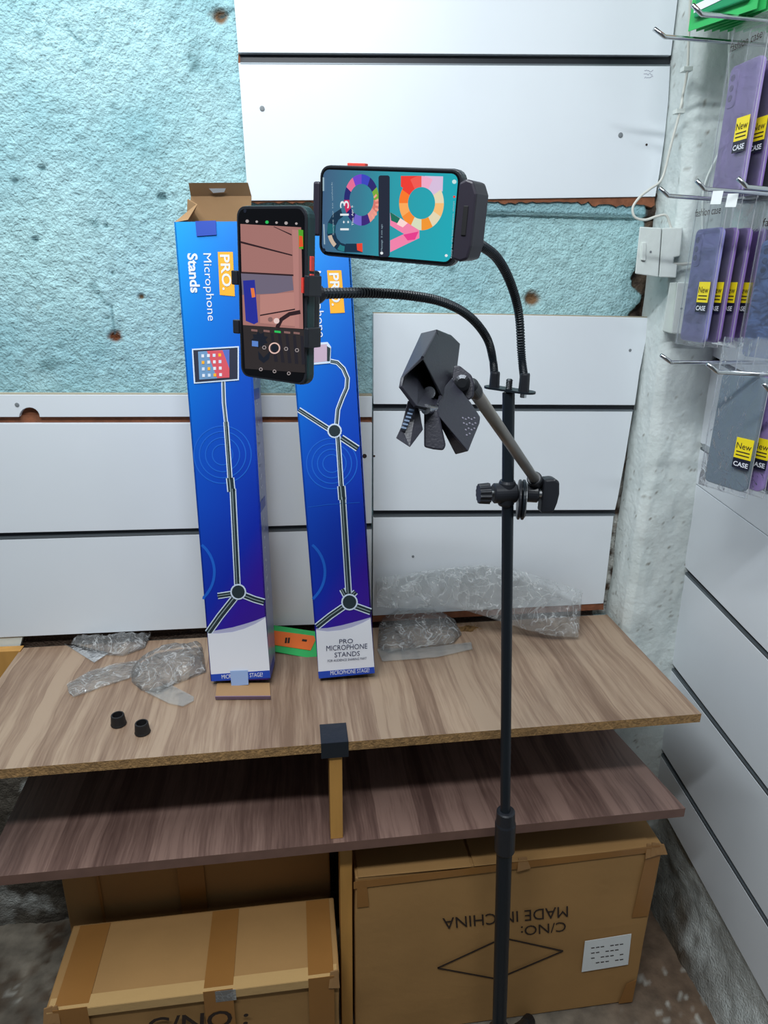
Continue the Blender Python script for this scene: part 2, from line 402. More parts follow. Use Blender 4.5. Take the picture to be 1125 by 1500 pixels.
# ---- right wall: bare plaster behind the slat boards
ys = np.arange(-0.95, 0.03, 0.006); Yg, Zg = np.meshgrid(ys, zs[::2])
c = mixc(c3(218, 224, 222), c3(196, 202, 200), (fbm(Yg * 12, Zg * 12, 4, 3) - .4) * 3)
st = np.clip((0.16 - Zg) * 8 + (fbm(Yg * 18, Zg * 18, 4, 6) - .5) * 2.4, 0, 1) * np.clip((Yg + 0.46) * 5, 0, 1)
c = mixc(c, c3(92, 80, 66), st)
c = mixc(c, c3(120, 122, 116), np.clip((0.5 - Zg) * 3, 0, 1) * np.clip((Yg + 0.26) * 9, 0, 1) * 0.8)
Xg = 0.820 + (1 - Zg) * 0.045 - (fbm(Yg * 30, Zg * 30, 4, 9) - .5) * 0.012 - np.clip(0.12 - Zg, 0, 1) * 0.25 - np.clip(0.5 - Zg, 0, 0.04) * 0.1
rightw = gridmesh('wall_right', Xg, Yg, Zg, c, wall_m)

# ---- floor
fx = np.arange(-1.2, 0.92, 0.008); fy = np.arange(-2.1, 0.06, 0.008); FX, FY = np.meshgrid(fx, fy)
fc = mixc(c3(120, 112, 100), c3(92, 84, 74), (fbm(FX * 10, FY * 10, 4, 4) - .4) * 3)
fc = mixc(fc, c3(74, 58, 44), (fbm(FX * 24, FY * 24, 4, 14) - .52) * 6 * np.clip(1.3 - np.hypot(FX + 0.56, FY + 0.06) * 5, 0, 1))
fc = mixc(fc, c3(112, 90, 72), np.clip((FX - 0.5) * 4, 0, 1) * 0.8)
sp = np.clip((fbm(FX * 60, FY * 60, 3, 24) - .70) * 12, 0, 1) * np.clip(1.25 - np.minimum(np.hypot(FX + 0.52, FY + 0.2), np.hypot(FX - 0.78, FY + 0.33)) * 6, 0, 1)
fc = mixc(fc, c3(200, 200, 192), sp * .7)
floor = gridmesh('floor', FX, FY, (fbm(FX * 14, FY * 14, 4, 8) - .62) * 0.008 * np.clip(1 - (np.abs(FX) < .45) * .6, 0, 1) - 0.002, fc, floor_m)

# ---- pillar in the corner (a piece of trim of the room), path across it at each height
zl = np.arange(0.0, 2.15, 0.005)
pl = np.interp(zl, [0, 0.78, 1.18, 1.5, 1.9, 2.2], [0.700, 0.690, 0.692, 0.682, 0.664, 0.650])
pe = np.interp(zl, [0, 0.83, 1.09, 1.58, 1.82, 2.2], [0.708, 0.704, 0.708, 0.702, 0.688, 0.672])
pr = 0.800 + (1 - zl) * 0.045
path = []
prm = np.concatenate([np.linspace(0, 1, 18), np.linspace(1, 2, 8)[1:], np.linspace(2, 3, 26)[1:]])
X = np.zeros((len(zl), len(prm))); Y = X.copy(); Z = X.copy()
for j, t in enumerate(prm):
    if t <= 1: X[:, j] = pl; Y[:, j] = 0.02 - t * 0.075
    elif t <= 2: X[:, j] = pl + (pe - pl) * (t - 1); Y[:, j] = -0.055 - 0.015 * math.sin((t - 1) * math.pi / 2)
    else: X[:, j] = pe + (pr + 0.02 - pe) * (t - 2); Y[:, j] = -0.070
    Z[:, j] = zl
k = (fbm((X + Y) * 30, Z * 14, 4, 33) - .5)
Y = Y - k * 0.010; X = X + (fbm((X - Y) * 18, Z * 7, 3, 43) - .5) * 0.010 * (np.arange(len(prm))[None, :] < 30)
pc = mixc(c3(214, 222, 220), c3(196, 206, 204), (fbm((X + Y) * 14, Z * 10, 4, 3) - .4) * 3)
pc = mixc(pc, c3(130, 126, 116), (fbm((X + Y) * 150, Z * 110, 3, 13) - .76) * 9)
pc = mixc(pc, c3(84, 76, 66), np.clip((0.34 - Z) * 5 + (fbm(X * 30, Z * 30, 3, 3) - .5) * 1.5, 0, 1))
pillar = gridmesh('trim_1', X, Y, Z, pc, paint_m); pillar['label'] = 'thickly white painted corner pillar with lumpy surface'

# ---- white slat boards on the back wall (parts of the wall)
def board(pts, parent=back, th=0.016, name='slat_board', m=white_board):
    return mesh(name, *slab([P(a, b, 1, 0.0) for a, b in pts], (0, th, 0)), m, parent, bevel=0.0007)
def channel(l, r, t, b, metal=True, lip=1.6):
    """groove between boards: (x,y) left/right ends, top and bottom pixel rows"""
    q = [(l, t[0]), (r, t[1]), (r, b[1]), (l, b[0])]
    A = [P(x, y, 1, 0.009) for x, y in q]
    o = mesh('groove_channel', *slab(A, (0, 0.006, 0)), alu_black if metal else board_edge, back)
    if metal:
        B = [P(x, y, 1, -0.0005) for x, y in [(l, b[0] - lip), (r, b[1] - lip), (r, b[1] + .6), (l, b[0] + .6)]]
        mesh('channel_lip', *slab(B, (0, 0.009, 0)), alu_grey, back)
random.seed(4)
# upper panel
board([(338, -60), (1000, -60), (983, 81), (349, 77)])
board([(349, 92), (982, 95), (979, 150), (974, 200), (966, 255), (960, 288), (700, 292), (361, 294), (361, 262), (356, 190), (352, 130)])
channel(352, 982, (76, 80), (93, 96))
channel(349, 357, (77, 78), (92, 93), False)
tx = [352 + i * 5.1 for i in range(120)]; th_ = [3.5 + 3.2 * abs(noise.noise(Vector((i * .31, 0, 0)))) * 2 + random.uniform(0, 1.6) + (4 if i > 100 else 0) for i in range(120)]
mbk = MB(); mbk.add(slab([P(x, 289, 1, 0.003) for x in tx] + [P(x, 291 + h, 1, 0.003) for x, h in list(zip(tx, th_))[::-1]], (0, 0.012, 0)))
mbk.build('torn_edge', board_edge, back)
# left lower panel
notch = [(28 + 15 * (1 - math.cos(math.pi * i / 10)), 611 - 14 * math.sin(math.pi * i / 10)) for i in range(11)]
board([(-90, 578), (270, 578.5), (545, 580.5), (545, 611), (300, 610.5)] + notch[::-1] + [(-90, 611)])
board([(-90, 620.5), (545, 619.5), (544.5, 766.5), (290, 774), (0, 781), (-90, 783)])
board([(-90, 794), (0, 791), (290, 783), (544.5, 775), (544, 912), (460, 915), (300, 920), (0, 934), (-60, 937)])
channel(-90, 545, (608, 609), (621.5, 620.5), False)
channel(-90, 544, (782, 766), (792, 774.5))
mesh('notch_cut', *slab([P(a, b, 1, 0.012) for a, b in [(22, 592), (64, 592), (64, 628), (22, 628)]], (0, 0.004, 0)), board_edge, back)
mesh('panel_edge', *slab([P(a, b, 1, 0.001) for a, b in [(-90, 576.2), (545, 577.8), (545, 580.3), (-90, 578)]], (0, 0.014, 0)), mat('cut_edge_beige', srgb(170, 160, 140), .9), back)
# right lower panel
board([(547, 459), (740, 461.5), (950, 465.5), (946, 500), (937, 545), (934, 567), (930, 593.5), (547, 592)])
board([(547, 602), (927, 602.5), (916, 670), (905, 730), (901, 747), (547, 748)])
board([(546.5, 758), (899, 755.5), (893, 810), (884, 884), (546, 902)])
channel(547, 928, (591, 593), (600.5, 602))
channel(547, 901, (747.5, 746.5), (756.5, 755))
mesh('panel_edge', *slab([P(a, b, 1, 0.001) for a, b in [(547, 457.6), (740, 460), (950, 464), (950, 465.5), (740, 461.5), (547, 459)]], (0, 0.014, 0)), MATS['cut_edge_beige'], back)
mesh('panel_foot', *slab([P(a, b, 1, 0.002) for a, b in [(546, 902), (884, 884), (884, 893), (546, 911)]], (0, 0.012, 0)), board_edge, back)
mesh('lower_wall_rail', *slab([P(a, b, 1, 0.004) for a, b in [(-60, 937), (33, 933), (28, 951), (-60, 955)]], (0, 0.012, 0)), plaswhite, back)
# screw caps
screw_m = mat('grey_screw', srgb(120, 126, 130), .5); dark_m = mat('drill_hole', srgb(52, 40, 36), .9)
for a, b, r, mm in [(384, 159, 3.4, screw_m), (909, 198, 3.6, screw_m), (947, 212, 1.6, dark_m), (25, 593, 3.2, screw_m), (923, 513, 2.4, screw_m), (605, 815, 2.2, screw_m), (534, 668, 3.6, dark_m), (548, 668, 1.8, dark_m)]:
    p = P(a, b, 1, -0.0001); mesh('screw_cap', *lathe(p, (0, -1, 0), [(-.002, r * .0012), (.0006, r * .0012), (.001, r * .0007)], 12), mm, back)
fb = Frame(P(500, 500, 1, 0), (1, 0, 0), (0, 0, 1))
for k, (x, y) in enumerate([(944, 104), (943, 109), (944, 113)]):
    mb = MB(); stroke(mb, fb, [(x + i * 1.6, y + random.uniform(-1.6, 1.6)) for i in range(9)], .6, 0.0003); mb.build('handwriting', mat('pencil', srgb(110, 110, 140), .8), back)

# ---- slat boards on the right wall (parts of that wall)
def rq(pts, x=0.80): return [PR(a, b, x) for a, b in pts]
def rboard(pts, name='slat_board', m=white_board, x=0.80, th=0.015, **k):
    return mesh(name, *slab(rq(pts, x), RWN * th), m, rightw, **k)
def xl(y): return 1043 - (y - 505) * 0.127           # the boards' far edge beside the pillar
def ext(x0, y0, sl, x1=1330): return (x1, y0 + (x1 - x0) * sl)
def rl(y0, sl): return [(xl(y0), y0), ext(xl(y0), y0, sl)]
lines = [(300, .20), (405, .40), (505, .50), (648, .66), (707, .725), (829, 1.03), (971, 1.31), (1095, 1.61), (1165, 1.83)]
gap = {300: 9, 405: 9, 505: 0, 648: 9, 707: 1.5, 829: 9, 971: 9, 1095: 9}
lines = [(150, .03), (280, .22), (400, .38), (520, .52), (648, .66), (707, .725), (829, 1.03), (971, 1.31), (1095, 1.61), (1165, 1.83)]
gap = {150: 9, 280: 8, 400: 8, 520: 7, 648: 9, 707: 1.5, 829: 10, 971: 10, 1095: 10}
for (y0, s0), (y1, s1) in zip(lines, lines[1:]):
    g = gap.get(y0, 8); a, b = rl(y0 + g, s0), rl(y1, s1)
    rboard([a[0], a[1], b[1], b[0]], bevel=0.0007)
    if g > 3:
        t = rl(y0 - 1, s0); mesh('groove_channel', *slab(rq([t[0], t[1], a[1], a[0]], 0.808), RWN * 0.006), alu_black, rightw)
        c0 = rl(y0 + g * .62, s0); mesh('channel_lip', *slab(rq([c0[0], c0[1], (a[1][0], a[1][1] + .5), (a[0][0], a[0][1] + .5)], 0.8005), RWN * 0.007), alu_grey, rightw)
clipf = rboard([(1028, 651), (1031, 650), (1054, 664), (1056, 672), (1050, 671), (1029, 658)], 'groove_insert', steel_m, 0.798, 0.004)

# ================================================================ THE COUNTER
ctr = thing('display_counter', 'walnut laminate counter with lower shelf against the slat wall', 'counter', (0.06, -0.2, 0))
poly = [(P(37, 942, 2, .75).x, -0.004), (0.680, -0.004), (0.683, -0.366), (-0.560, -0.366), (-0.556, -0.1)]
poly = [(-0.548, -0.004), (0.682, -0.004), (0.682, -0.366), (-0.548, -0.366)]
hc = P(683, 921, 2, .75)
hole = [(hc.x + .024 * math.cos(a) * (1 + .25 * math.sin(3 * a)), hc.y + .013 * math.sin(a) * (1 + .2 * math.cos(5 * a))) for a in [i * math.pi / 9 for i in range(18)]]
vs, fs, nb = fill(poly, 0.3, 0, hole)
def extrude_fill(name, vs, fs, z1, z0, m, parent, side_m):
    bm = bmesh.new(); a = [bm.verts.new((v.x, v.y, z1)) for v in vs]; b = [bm.verts.new((v.x, v.y, z0)) for v in vs]
    ec = {}
    for f in fs:
        bm.faces.new([a[i] for i in f]); bm.faces.new([b[i] for i in reversed(f)])
        for i, j in zip(f, f[1:] + f[:1]): k = (min(i, j), max(i, j)); ec.setdefault(k, []).append((i, j))
    for k, l in ec.items():
        if len(l) == 1:
            i, j = l[0]; f = bm.faces.new((a[j], a[i], b[i], b[j])); f.material_index = 1
    bmesh.ops.recalc_face_normals(bm, faces=bm.faces)
    me = bpy.data.meshes.new(name); bm.transform(W[parent].inverted()); bm.to_mesh(me); bm.free(); me.materials.append(m); me.materials.append(side_m)
    o = bpy.data.objects.new(name, me); link(o, parent); return o
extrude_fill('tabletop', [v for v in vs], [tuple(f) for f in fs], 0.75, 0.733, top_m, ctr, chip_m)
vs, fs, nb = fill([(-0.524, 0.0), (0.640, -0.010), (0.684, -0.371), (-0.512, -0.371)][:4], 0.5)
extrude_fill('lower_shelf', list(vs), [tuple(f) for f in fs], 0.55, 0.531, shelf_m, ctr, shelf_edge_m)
mesh('post', *box(0.041, 0.062, -0.362, -0.32, 0.55, 0.733), post_m, ctr, bevel=0.001)
mesh('post', *box(0.058, 0.080, -0.330, -0.29, 0.0, 0.531), post_m, ctr, bevel=0.001)
mesh('rail', *slab([P(a, b, 1, -0.02) for a, b in [(-60, 957), (30, 953), (22, 996), (-60, 1006)]], (0, 0.02, 0)), post_m, ctr, bevel=0.001)
mesh('support_rail', *box(-0.60, -0.50, -0.35, -0.30, 0.715, 0.732), mat('dark_timber', srgb(120, 84, 48), .8, vary=.2, vscale=20), ctr)
# black tape folded over the front edge
tp = MB(); x0, x1 = 0.028, 0.072
tp.add(box(x0, x1, -0.367, -0.318, 0.7503, 0.7512)); tp.add(box(x0, x1, -0.3672, -0.3662, 0.722, 0.7512)); tp.build('black_tape', mat('black_tape_m', srgb(30, 36, 44), .3, bump=.4, bscale=60), ctr)
# splinters round the cable hole
mb = MB(); random.seed(8)
for k in range(26):
    a = random.uniform(0, 6.28); r = random.uniform(.9, 1.5); c = Vector((hc.x + .024 * r * math.cos(a), hc.y + .013 * r * math.sin(a), .7501))
    s = random.uniform(.001, .003); mb.add(slab([c, c + Vector((s, .3 * s, 0)), c + Vector((.4 * s, s, 0))], (0, 0, s * .5)))
mb.build('splinters', chip_m, ctr)['kind'] = 'stuff'

# ================================================================ CARTONS
def carton(name, label, x0, x1, y0, y1, z0, z1, dents=0.003, seed=1, rim=0.0, skew=0):
    t = thing(name, label, 'carton', ((x0 + x1) / 2, (y0 + y1) / 2, z0))
    bm = bmesh.new(); bmesh.ops.create_cube(bm, size=1)
    bmesh.ops.subdivide_edges(bm, edges=bm.edges[:], cuts=14, use_grid_fill=True)
    for v in bm.verts:
        p = v.co; q = Vector(((x0 + x1) / 2 + p.x * (x1 - x0), (y0 + y1) / 2 + p.y * (y1 - y0), (z0 + z1) / 2 + p.z * (z1 - z0)))
        n = noise.noise_vector(q * 9 + Vector((seed, 0, 0)))
        e = min(1, (0.5 - abs(p.z)) * 8 + .25)
        q += Vector((n.x, n.y, n.z * .6 if p.z > 0 else 0)) * dents * e
        q.y += skew * (p.z + .5); v.co = W[t].inverted() @ q
    bmesh.ops.recalc_face_normals(bm, faces=bm.faces)
    me = bpy.data.meshes.new('body'); bm.to_mesh(me); bm.free(); me.materials.append(carton_m)
    o = bpy.data.objects.new('body', me); link(o, t)
    md = o.modifiers.new('b', 'BEVEL'); md.width = .003; md.segments = 2; md.limit_method = 'ANGLE'; md.angle_limit = 1.0
    return t
cr = carton('carton', 'large brown carton under the right shelf, upside-down lettering and diamond', 0.085, 0.680, -0.335, -0.045, 0.0, 0.428, 0.002, 2)
fr = Frame((0.085, -0.3375, 0), (1, 0, 0), (0, 0, 1))
text('lettering', 'MADE IN CHINA', fr, (832, 1327), (648, 1345), (832, 1343), ink_m, cr, bold=0)
text('lettering', 'C/NO:', fr, (829, 1350), (763, 1357), (829, 1364), ink_m, cr, bold=0)
for a, b in [((641, 1418), (737, 1374)), ((737, 1374), (825, 1393)), ((825, 1393), (728, 1434)), ((728, 1434), (641, 1418))]:
    mb = MB(); stroke(mb, fr, [a, b], 2.2, .0006); mb.build('diamond_line', ink_m, cr)
lab = decal('shipping_label', fr, [(857, 1379), (925, 1368), (920, 1413), (852, 1424)], paper_m, cr, .0012, .0006); lab['label'] = 'white paper label with small print'
for k in range(4):
    mb = MB(); y = 1386 + k * 7.5
    for j in range(7):
        if (j + k) % 4 != 3: stroke(mb, fr, [(866 + j * 7, y + 3 - j * .9), (871 + j * 7, y + 2.2 - j * .9)], 1.3, .0018)
    mb.build('small_print', ink_m, lab)
mesh('tape', *slab([fr.px(518, 1292, .001), fr.px(967, 1238, .001), fr.px(966, 1247, .001), fr.px(518, 1302, .001)], (0, -.0004, 0)), tape_m, cr)
mesh('tape', *slab([fr.w(.555, .25, .001), fr.w(.590, .25, .001), fr.w(.590, .424, .001), fr.w(.562, .424, .001)], (0, -.0004, 0)), tape_m, cr)
mesh('tape', *slab([fr.w(.560, .004, .001), fr.w(.591, .004, .001), fr.w(.591, .07, .001), fr.w(.570, .06, .001)], (0, -.0004, 0)), tape_m, cr)
mesh('tape', *slab([fr.w(.003, .36, .001), fr.w(.025, .36, .001), fr.w(.02, .424, .001), fr.w(.003, .424, .001)], (0, -.0004, 0)), tape_m, cr)
# crumpled flaps on the top front edge
def rag(name, pts, m, parent, up, th=.002, amp=.003):
    mb = MB(); A = [Vector(p) + Vector((0, 0, random.uniform(-amp, amp))) for p in pts]
    return mesh(name, *slab(A, Vector(up) * th), m, parent, bevel=.0006)
z1 = .4295
rag('flap', [(0.09, -.337, z1), (0.30, -.339, z1), (0.30, -.10, z1 + .004), (0.09, -.10, z1 + .004)], carton_m, cr, (0, 0, 1), amp=.001)
rag('flap', [(0.305, -.339, z1), (0.655, -.339, z1), (0.655, -.10, z1 + .003), (0.305, -.10, z1 + .003)], carton_m, cr, (0, 0, 1), amp=.001)
for x in (.40, .655, .665, .675):
    rag('torn_flap', [(x - .012, -.341, z1 - .02), (x + .014, -.340, z1 - .016), (x + .006, -.335, z1 + .006), (x - .01, -.335, z1 + .008)], carton_dark, cr, (0, -1, 0), .002, .004)

cl = carton('carton', 'brown taped carton in front under the left shelf, partly cut off lettering', -0.445, 0.050, -0.400, -0.245, 0.0, 0.284, 0.003, 7)
fr2 = Frame((-0.445, -0.409, 0), (1, 0, 0), (0, 0, 1))
text('lettering', 'C/NO :', fr2, (216, 1517), (363, 1501), (216, 1492), ink_m, cl, bold=.014, z=.001)
for xa, xb in [(-0.43, -0.375), (-0.185, -0.135), (-0.005, 0.040)]:
    mesh('tape', *box(xa, xb, -.400, -.25, .2855, .2862), tape_m, cl); mesh('tape', *box(xa, xb, -.4095, -.4088, .15, .29), tape_m, cl)
mesh('edge_tape', *box(-.44, .046, -.408, -.385, .2852, .2859), mat('clear_tan_tape', srgb(196, 160, 108), .25, bump=.5, bscale=50), cl)
mesh('edge_tape', *box(-.44, .046, -.4093, -.4086, .268, .2862), MATS['clear_tan_tape'], cl)
mesh('clear_tape', *box(-.165, -.130, -.4099, -.4095, .262, .288), film('clear_tape_film', haze=.3, bump=1.0), cl)
for x in (-.438, -.43, .040): rag('torn_flap', [(x - .01, -.411, .262), (x + .01, -.411, .266), (x + .008, -.405, .296), (x - .006, -.405, .295)], carton_dark, cl, (0, -1, 0), .002, .004)

cb = carton('carton', 'dark brown carton at the back under the left shelf', -0.465, 0.045, -0.215, -0.03, 0.0, 0.44, 0.003, 12)
mesh('tape', *box(-.40, -.395, -.2185, -.2178, .2, .43), tape_m, cb); mesh('tape', *box(-.25, -.20, -.2185, -.2178, .2, .43), tape_m, cb)

# ================================================================ MICROPHONE STAND BOXES
def gradient_print():
    M = bpy.data.materials.new('blue_box_print'); M.use_nodes = True; nt = M.node_tree; b = nt.nodes['Principled BSDF']; N = nt.nodes.new; L = nt.links.new
    tc = N('ShaderNodeTexCoord'); s = N('ShaderNodeSeparateXYZ'); L(tc.outputs['Object'], s.inputs[0])
    m1 = N('ShaderNodeMath'); m1.operation = 'MULTIPLY_ADD'; m1.inputs[1].default_value = -1.6; L(s.outputs[0], m1.inputs[0])
    L(s.outputs[1], m1.inputs[2])
    mr = N('ShaderNodeMapRange'); mr.inputs[1].default_value = -0.1; mr.inputs[2].default_value = 0.78; L(m1.outputs[0], mr.inputs[0])
    rp = N('ShaderNodeValToRGB'); e = rp.color_ramp.elements
    e[0].position = 0.0; e[0].color = srgb(60, 24, 130); e[1].position = 1; e[1].color = srgb(0, 158, 236)
    for p, c in [(.16, srgb(50, 20, 150)), (.26, srgb(12, 40, 166)), (.55, srgb(8, 78, 190)), (.8, srgb(0, 122, 218))]:
        k = e.new(p); k.color = c
    L(mr.outputs[0], rp.inputs[0]); L(rp.outputs[0], b.inputs['Base Color']); b.inputs['Roughness'].default_value = .35
    return M
print_m = gradient_print()
white_print = mat('white_print', srgb(226, 228, 236), .4); band_print = mat('band_blue_print', srgb(28, 70, 176), .4)
orange_print = mat('orange_print', srgb(250, 176, 44), .4); ring_print = mat('pale_ring_print', srgb(26, 98, 204), .4)
tube_print = mat('dark_tube_print', srgb(38, 52, 58), .4); grey_print = mat('grey_swoosh_print', srgb(176, 176, 206), .4)
outline_print = mat('bluish_white_outline_print', srgb(208, 222, 240), .4)
side_print = mat('lavender_side_print', srgb(150, 156, 188), .3, vary=.06, vscale=10)
brown_board = mat('brown_flap_board', srgb(160, 124, 86), .8, vary=.08, vscale=14)
def stand_box(label, BL, BR, TL, TR, dy, art):
    D = 0.085; zb = .7530 + D * .092
    a = P(*BL, 2, zb); b = P(*BR, 2, zb); y = (a.y + b.y) / 2
    u = Vector((b.x - a.x, dy * -(b.x - a.x), 0)); O = Vector((a.x, y, zb)); t0 = P(*TL, 1, -0.100); V_ = t0 - O
    u = u - V_ * (u.dot(V_) / V_.length_squared); fr = Frame(O, u, V_)
    Wd = (b - a).length; tt = fr.loc(fr.px(*TL)); H = tt[1]
    t = thing('microphone_stand_box', label, 'box', M=fr.M)
    # carton shell: front, back and sides folded from card
    mesh('front_panel', *slab([fr.w(0, 0), fr.w(Wd, 0), fr.w(Wd + .001, H), fr.w(0, H)], -fr.n * .0025), print_m, t)
    mesh('side_panel', *slab([fr.w(Wd, 0), fr.w(Wd, 0, -D), fr.w(Wd, H, -D), fr.w(Wd, H)], -fr.u * .0025), side_print, t)
    mesh('side_panel', *slab([fr.w(0, 0), fr.w(0, 0, -D), fr.w(0, H, -D), fr.w(0, H)], fr.u * .0025), print_m, t)
    mesh('back_panel', *slab([fr.w(0, 0, -D), fr.w(Wd, 0, -D), fr.w(Wd, H, -D), fr.w(0, H, -D)], fr.n * .0025), brown_board, t)
    art(t, fr, Wd, H, D); return t, fr
def outline_stroke(t, fr, pts, w, name='printed_tube'):
    mb = MB(); stroke(mb, fr, pts, w + 3.2, .0005); mb.build(name + '_outline', outline_print, t)
    mb = MB(); stroke(mb, fr, pts, w, .0008); mb.build(name, tube_print, t)
    mb = MB(); q = [(a - w * .12, b) for a, b in pts]; stroke(mb, fr, q, max(.8, w * .18), .001); mb.build(name + '_sheen', mat('tube_sheen_print', srgb(140, 156, 160), .4), t)
def blob(t, fr, c, r, n=16, name='printed_hub'):
    decal(name + '_outline', fr, ring(c, r + 2.2, n=n)[:-1], outline_print, t, .0011)
    decal(name, fr, ring(c, r, n=n)[:-1], tube_print, t, .0014)
def rings(t, fr, c, rr, clip=None):
    for r in rr:
        mb = MB(); pts = ring(c, r, n=40)
        if clip: pts = [(min(x, clip(y)), y) for x, y in pts]
        stroke(mb, fr, pts, 1.6, .0004); mb.build('printed_ring', ring_print, t)
def swoosh(t, fr, top, bl, br, band_l, band_r):
    g = [(x, y - 7 * math.sin(i / (len(top) - 1) * 2.6 + .3)) for i, (x, y) in enumerate(top)]
    decal('grey_swoosh', fr, g + [(br[0], br[1]), (bl[0], bl[1])], grey_print, t, .0004)
    decal('white_area', fr, top + [br, bl], white_print, t, .0012)
    decal('blue_band', fr, [band_l, band_r, br, bl], band_print, t, .0016)

def art1(t, fr, Wd, H, D):
    rr = lambda y: 371 + (y - 610) * .066 - 1
    rings(t, fr, (326, 666), (42, 34, 25, 15), rr)
    mb = MB(); stroke(mb, fr, ring((255, 835), 62, -45, 35, 20), 5, .0004); 
    mb.v = [v for v in mb.v]; 
    # big partial ring, kept on the face
    pts = [(max(x, 292 + (y - 800) * .08), y) for x, y in ring((262, 838), 52, -50, 50, 20)]; mb = MB(); stroke(mb, fr, pts, 4, .0004); mb.build('printed_ring', ring_print, t)
    decal('tablet_outline', fr, [(281, 511), (350, 507), (350, 557), (284, 562)], outline_print, t, .0012)
    tb = decal('printed_tablet', fr, [(283, 513), (348, 509), (348, 555), (286, 560)], mat('tablet_print', srgb(44, 48, 66), .4), t, .0014)
    decal('printed_screen', fr, [(290, 515), (336, 512), (336, 553), (292, 556)], mat('screen_blue_print', srgb(110, 150, 190), .4), tb, .0016)
    decal('printed_screen', fr, [(303, 514), (326, 513), (336, 540), (336, 553), (318, 554)], mat('screen_red_print', srgb(214, 84, 96), .4), tb, .0018)
    decal('printed_screen', fr, [(326, 513), (336, 512), (336, 540)], mat('screen_violet_print', srgb(84, 110, 190), .4), tb, .0018)
    for i in range(4):
        for j in range(4):
            x = 295 + i * 8.3 + j * .4; y = 519 + j * 9.6 - i * .4; decal('app_icon', fr, [(x, y), (x + 4, y), (x + 4, y + 4.5), (x, y + 4.5)], [white_print, orange_print, outline_print, white_print][(i * 3 + j) % 4], tb, .0021)
    outline_stroke(t, fr, [(327, 558), (328, 590), (331, 618)], 3)
    outline_stroke(t, fr, [(331, 618), (337, 702)], 4.6); outline_stroke(t, fr, [(341, 716), (348, 862)], 6.4)
    outline_stroke(t, fr, [(337, 700), (339, 720)], 9, 'printed_collar')
    outline_stroke(t, fr, [(345, 869), (319, 873)], 6, 'printed_leg'); outline_stroke(t, fr, [(345, 874), (322, 903), (305, 927)], 8, 'printed_leg')
    outline_stroke(t, fr, [(355, 871), (373, 878), (387, 882)], 7, 'printed_leg'); blob(t, fr, (349, 867), 9.5)
    swoosh(t, fr, [(304, 928), (320, 928), (340, 926), (358, 921), (374, 914), (389, 905)], (310, 998), (396, 993), (309, 988), (395, 982))
    decal('orange_badge', fr, [(319, 369), (341, 369), (344, 434), (322, 432)], orange_print, t, .0008)
    text('lettering', 'PRO.', fr, (322, 373), (326, 425), (336, 373), white_print, t, .0013, .02)
    text('lettering', 'Microphone', fr, (294, 371), (301, 470), (309, 371), white_print, t, .0008)
    text('lettering', 'Stands', fr, (274, 371), (279, 429), (289, 371), white_print, t, .0008, .03)
    text('lettering', 'MICROPHONE STAGE!', fr, (325, 994.5), (385, 991), (324.5, 988.5), white_print, t, .0022, 0)
    decal('folded_tab', fr, [(337, 983), (363, 982), (364, 1003), (339, 1005)], mat('pale_tab_print', srgb(150, 176, 220), .4), t, .003, .0008)
    mb = MB()                                   # spaced lettering down the side panel
    sf = Frame(fr.w(Wd + .0003, 0, 0), -fr.n, fr.v)
    random.seed(5)
    for k in range(28):
        y = .14 + k * .0185; 
        if k in (9, 20): continue
        for j in range(3):
            a = (.018 + random.uniform(0, .018), y + random.uniform(0, .010)); b = (.018 + random.uniform(.004, .024), y + random.uniform(0, .011)); d = Vector((b[0] - a[0], b[1] - a[1])); n = Vector((-d.y, d.x)).normalized() * .0014
            mb.add(([sf.w(a[0] + n.x, a[1] + n.y, .0003), sf.w(a[0] - n.x, a[1] - n.y, .0003), sf.w(b[0] - n.x, b[1] - n.y, .0003), sf.w(b[0] + n.x, b[1] + n.y, .0003)], [(0, 1, 2, 3)]))
    mb.build('side_lettering', white_print, t)
    for y in (.31, .50, .0): mesh('side_band', *slab([sf.w(.002, y, .0002), sf.w(.062, y, .0002), sf.w(.062, y + .018, .0002), sf.w(.002, y + .018, .0002)], sf.n * .0002), band_print, t)
    # open brown flaps at the top
    mesh('top_flap', *slab([fr.w(0.002, H, -D), fr.w(Wd - .002, H, -D), fr.w(Wd + .004, H + .052, -D + .010), fr.w(.012, H + .052, -D + .010)], fr.n * .0025), brown_board, t)
    lip = mesh('tuck_lip', *slab([fr.w(.012, H + .052, -D + .010), fr.w(Wd + .004, H + .052, -D + .010), fr.w(Wd + .002, H + .068, -D + .028), fr.w(.014, H + .068, -D + .028)], fr.n * .0022), brown_board, t)
    mesh('white_tear', *slab([fr.w(.045, H + .0605, -D + .026), fr.w(.072, H + .0605, -D + .026), fr.w(.068, H + .056, -D + .021), fr.w(.050, H + .055, -D + .020)], fr.n * .0008), paper_m, lip)
    mesh('side_flap', *slab([fr.w(0, H, -.002), fr.w(0, H, -D + .01), fr.w(.008, H + .046, -D + .02), fr.w(.026, H + .034, -.044), fr.w(.018, H + .004, -.006)], fr.u * .002), brown_board, t)
    mesh('side_flap', *slab([fr.w(Wd, H, -.002), fr.w(Wd, H, -D + .01), fr.w(Wd - .016, H + .03, -D + .02), fr.w(Wd - .010, H + .01, -.02)], fr.u * .002), paper_m, t)
    tab = decal('front_tab', fr, [(286, 324), (316, 323), (317, 344), (288, 346)], band_print, t, .002, .0012)
    # open bottom: flap lying forward on the counter
    z = .7515; f0 = fr.w(.002, 0); f1 = fr.w(Wd, 0)
    mesh('bottom_flap', *slab([(f0.x + .008, f0.y + .004, z), (f1.x - .001, f1.y + .004, z), (f1.x + .002, f1.y - .044, z), (f0.x + .010, f0.y - .044, z)], (0, 0, .0022)), brown_board, t)
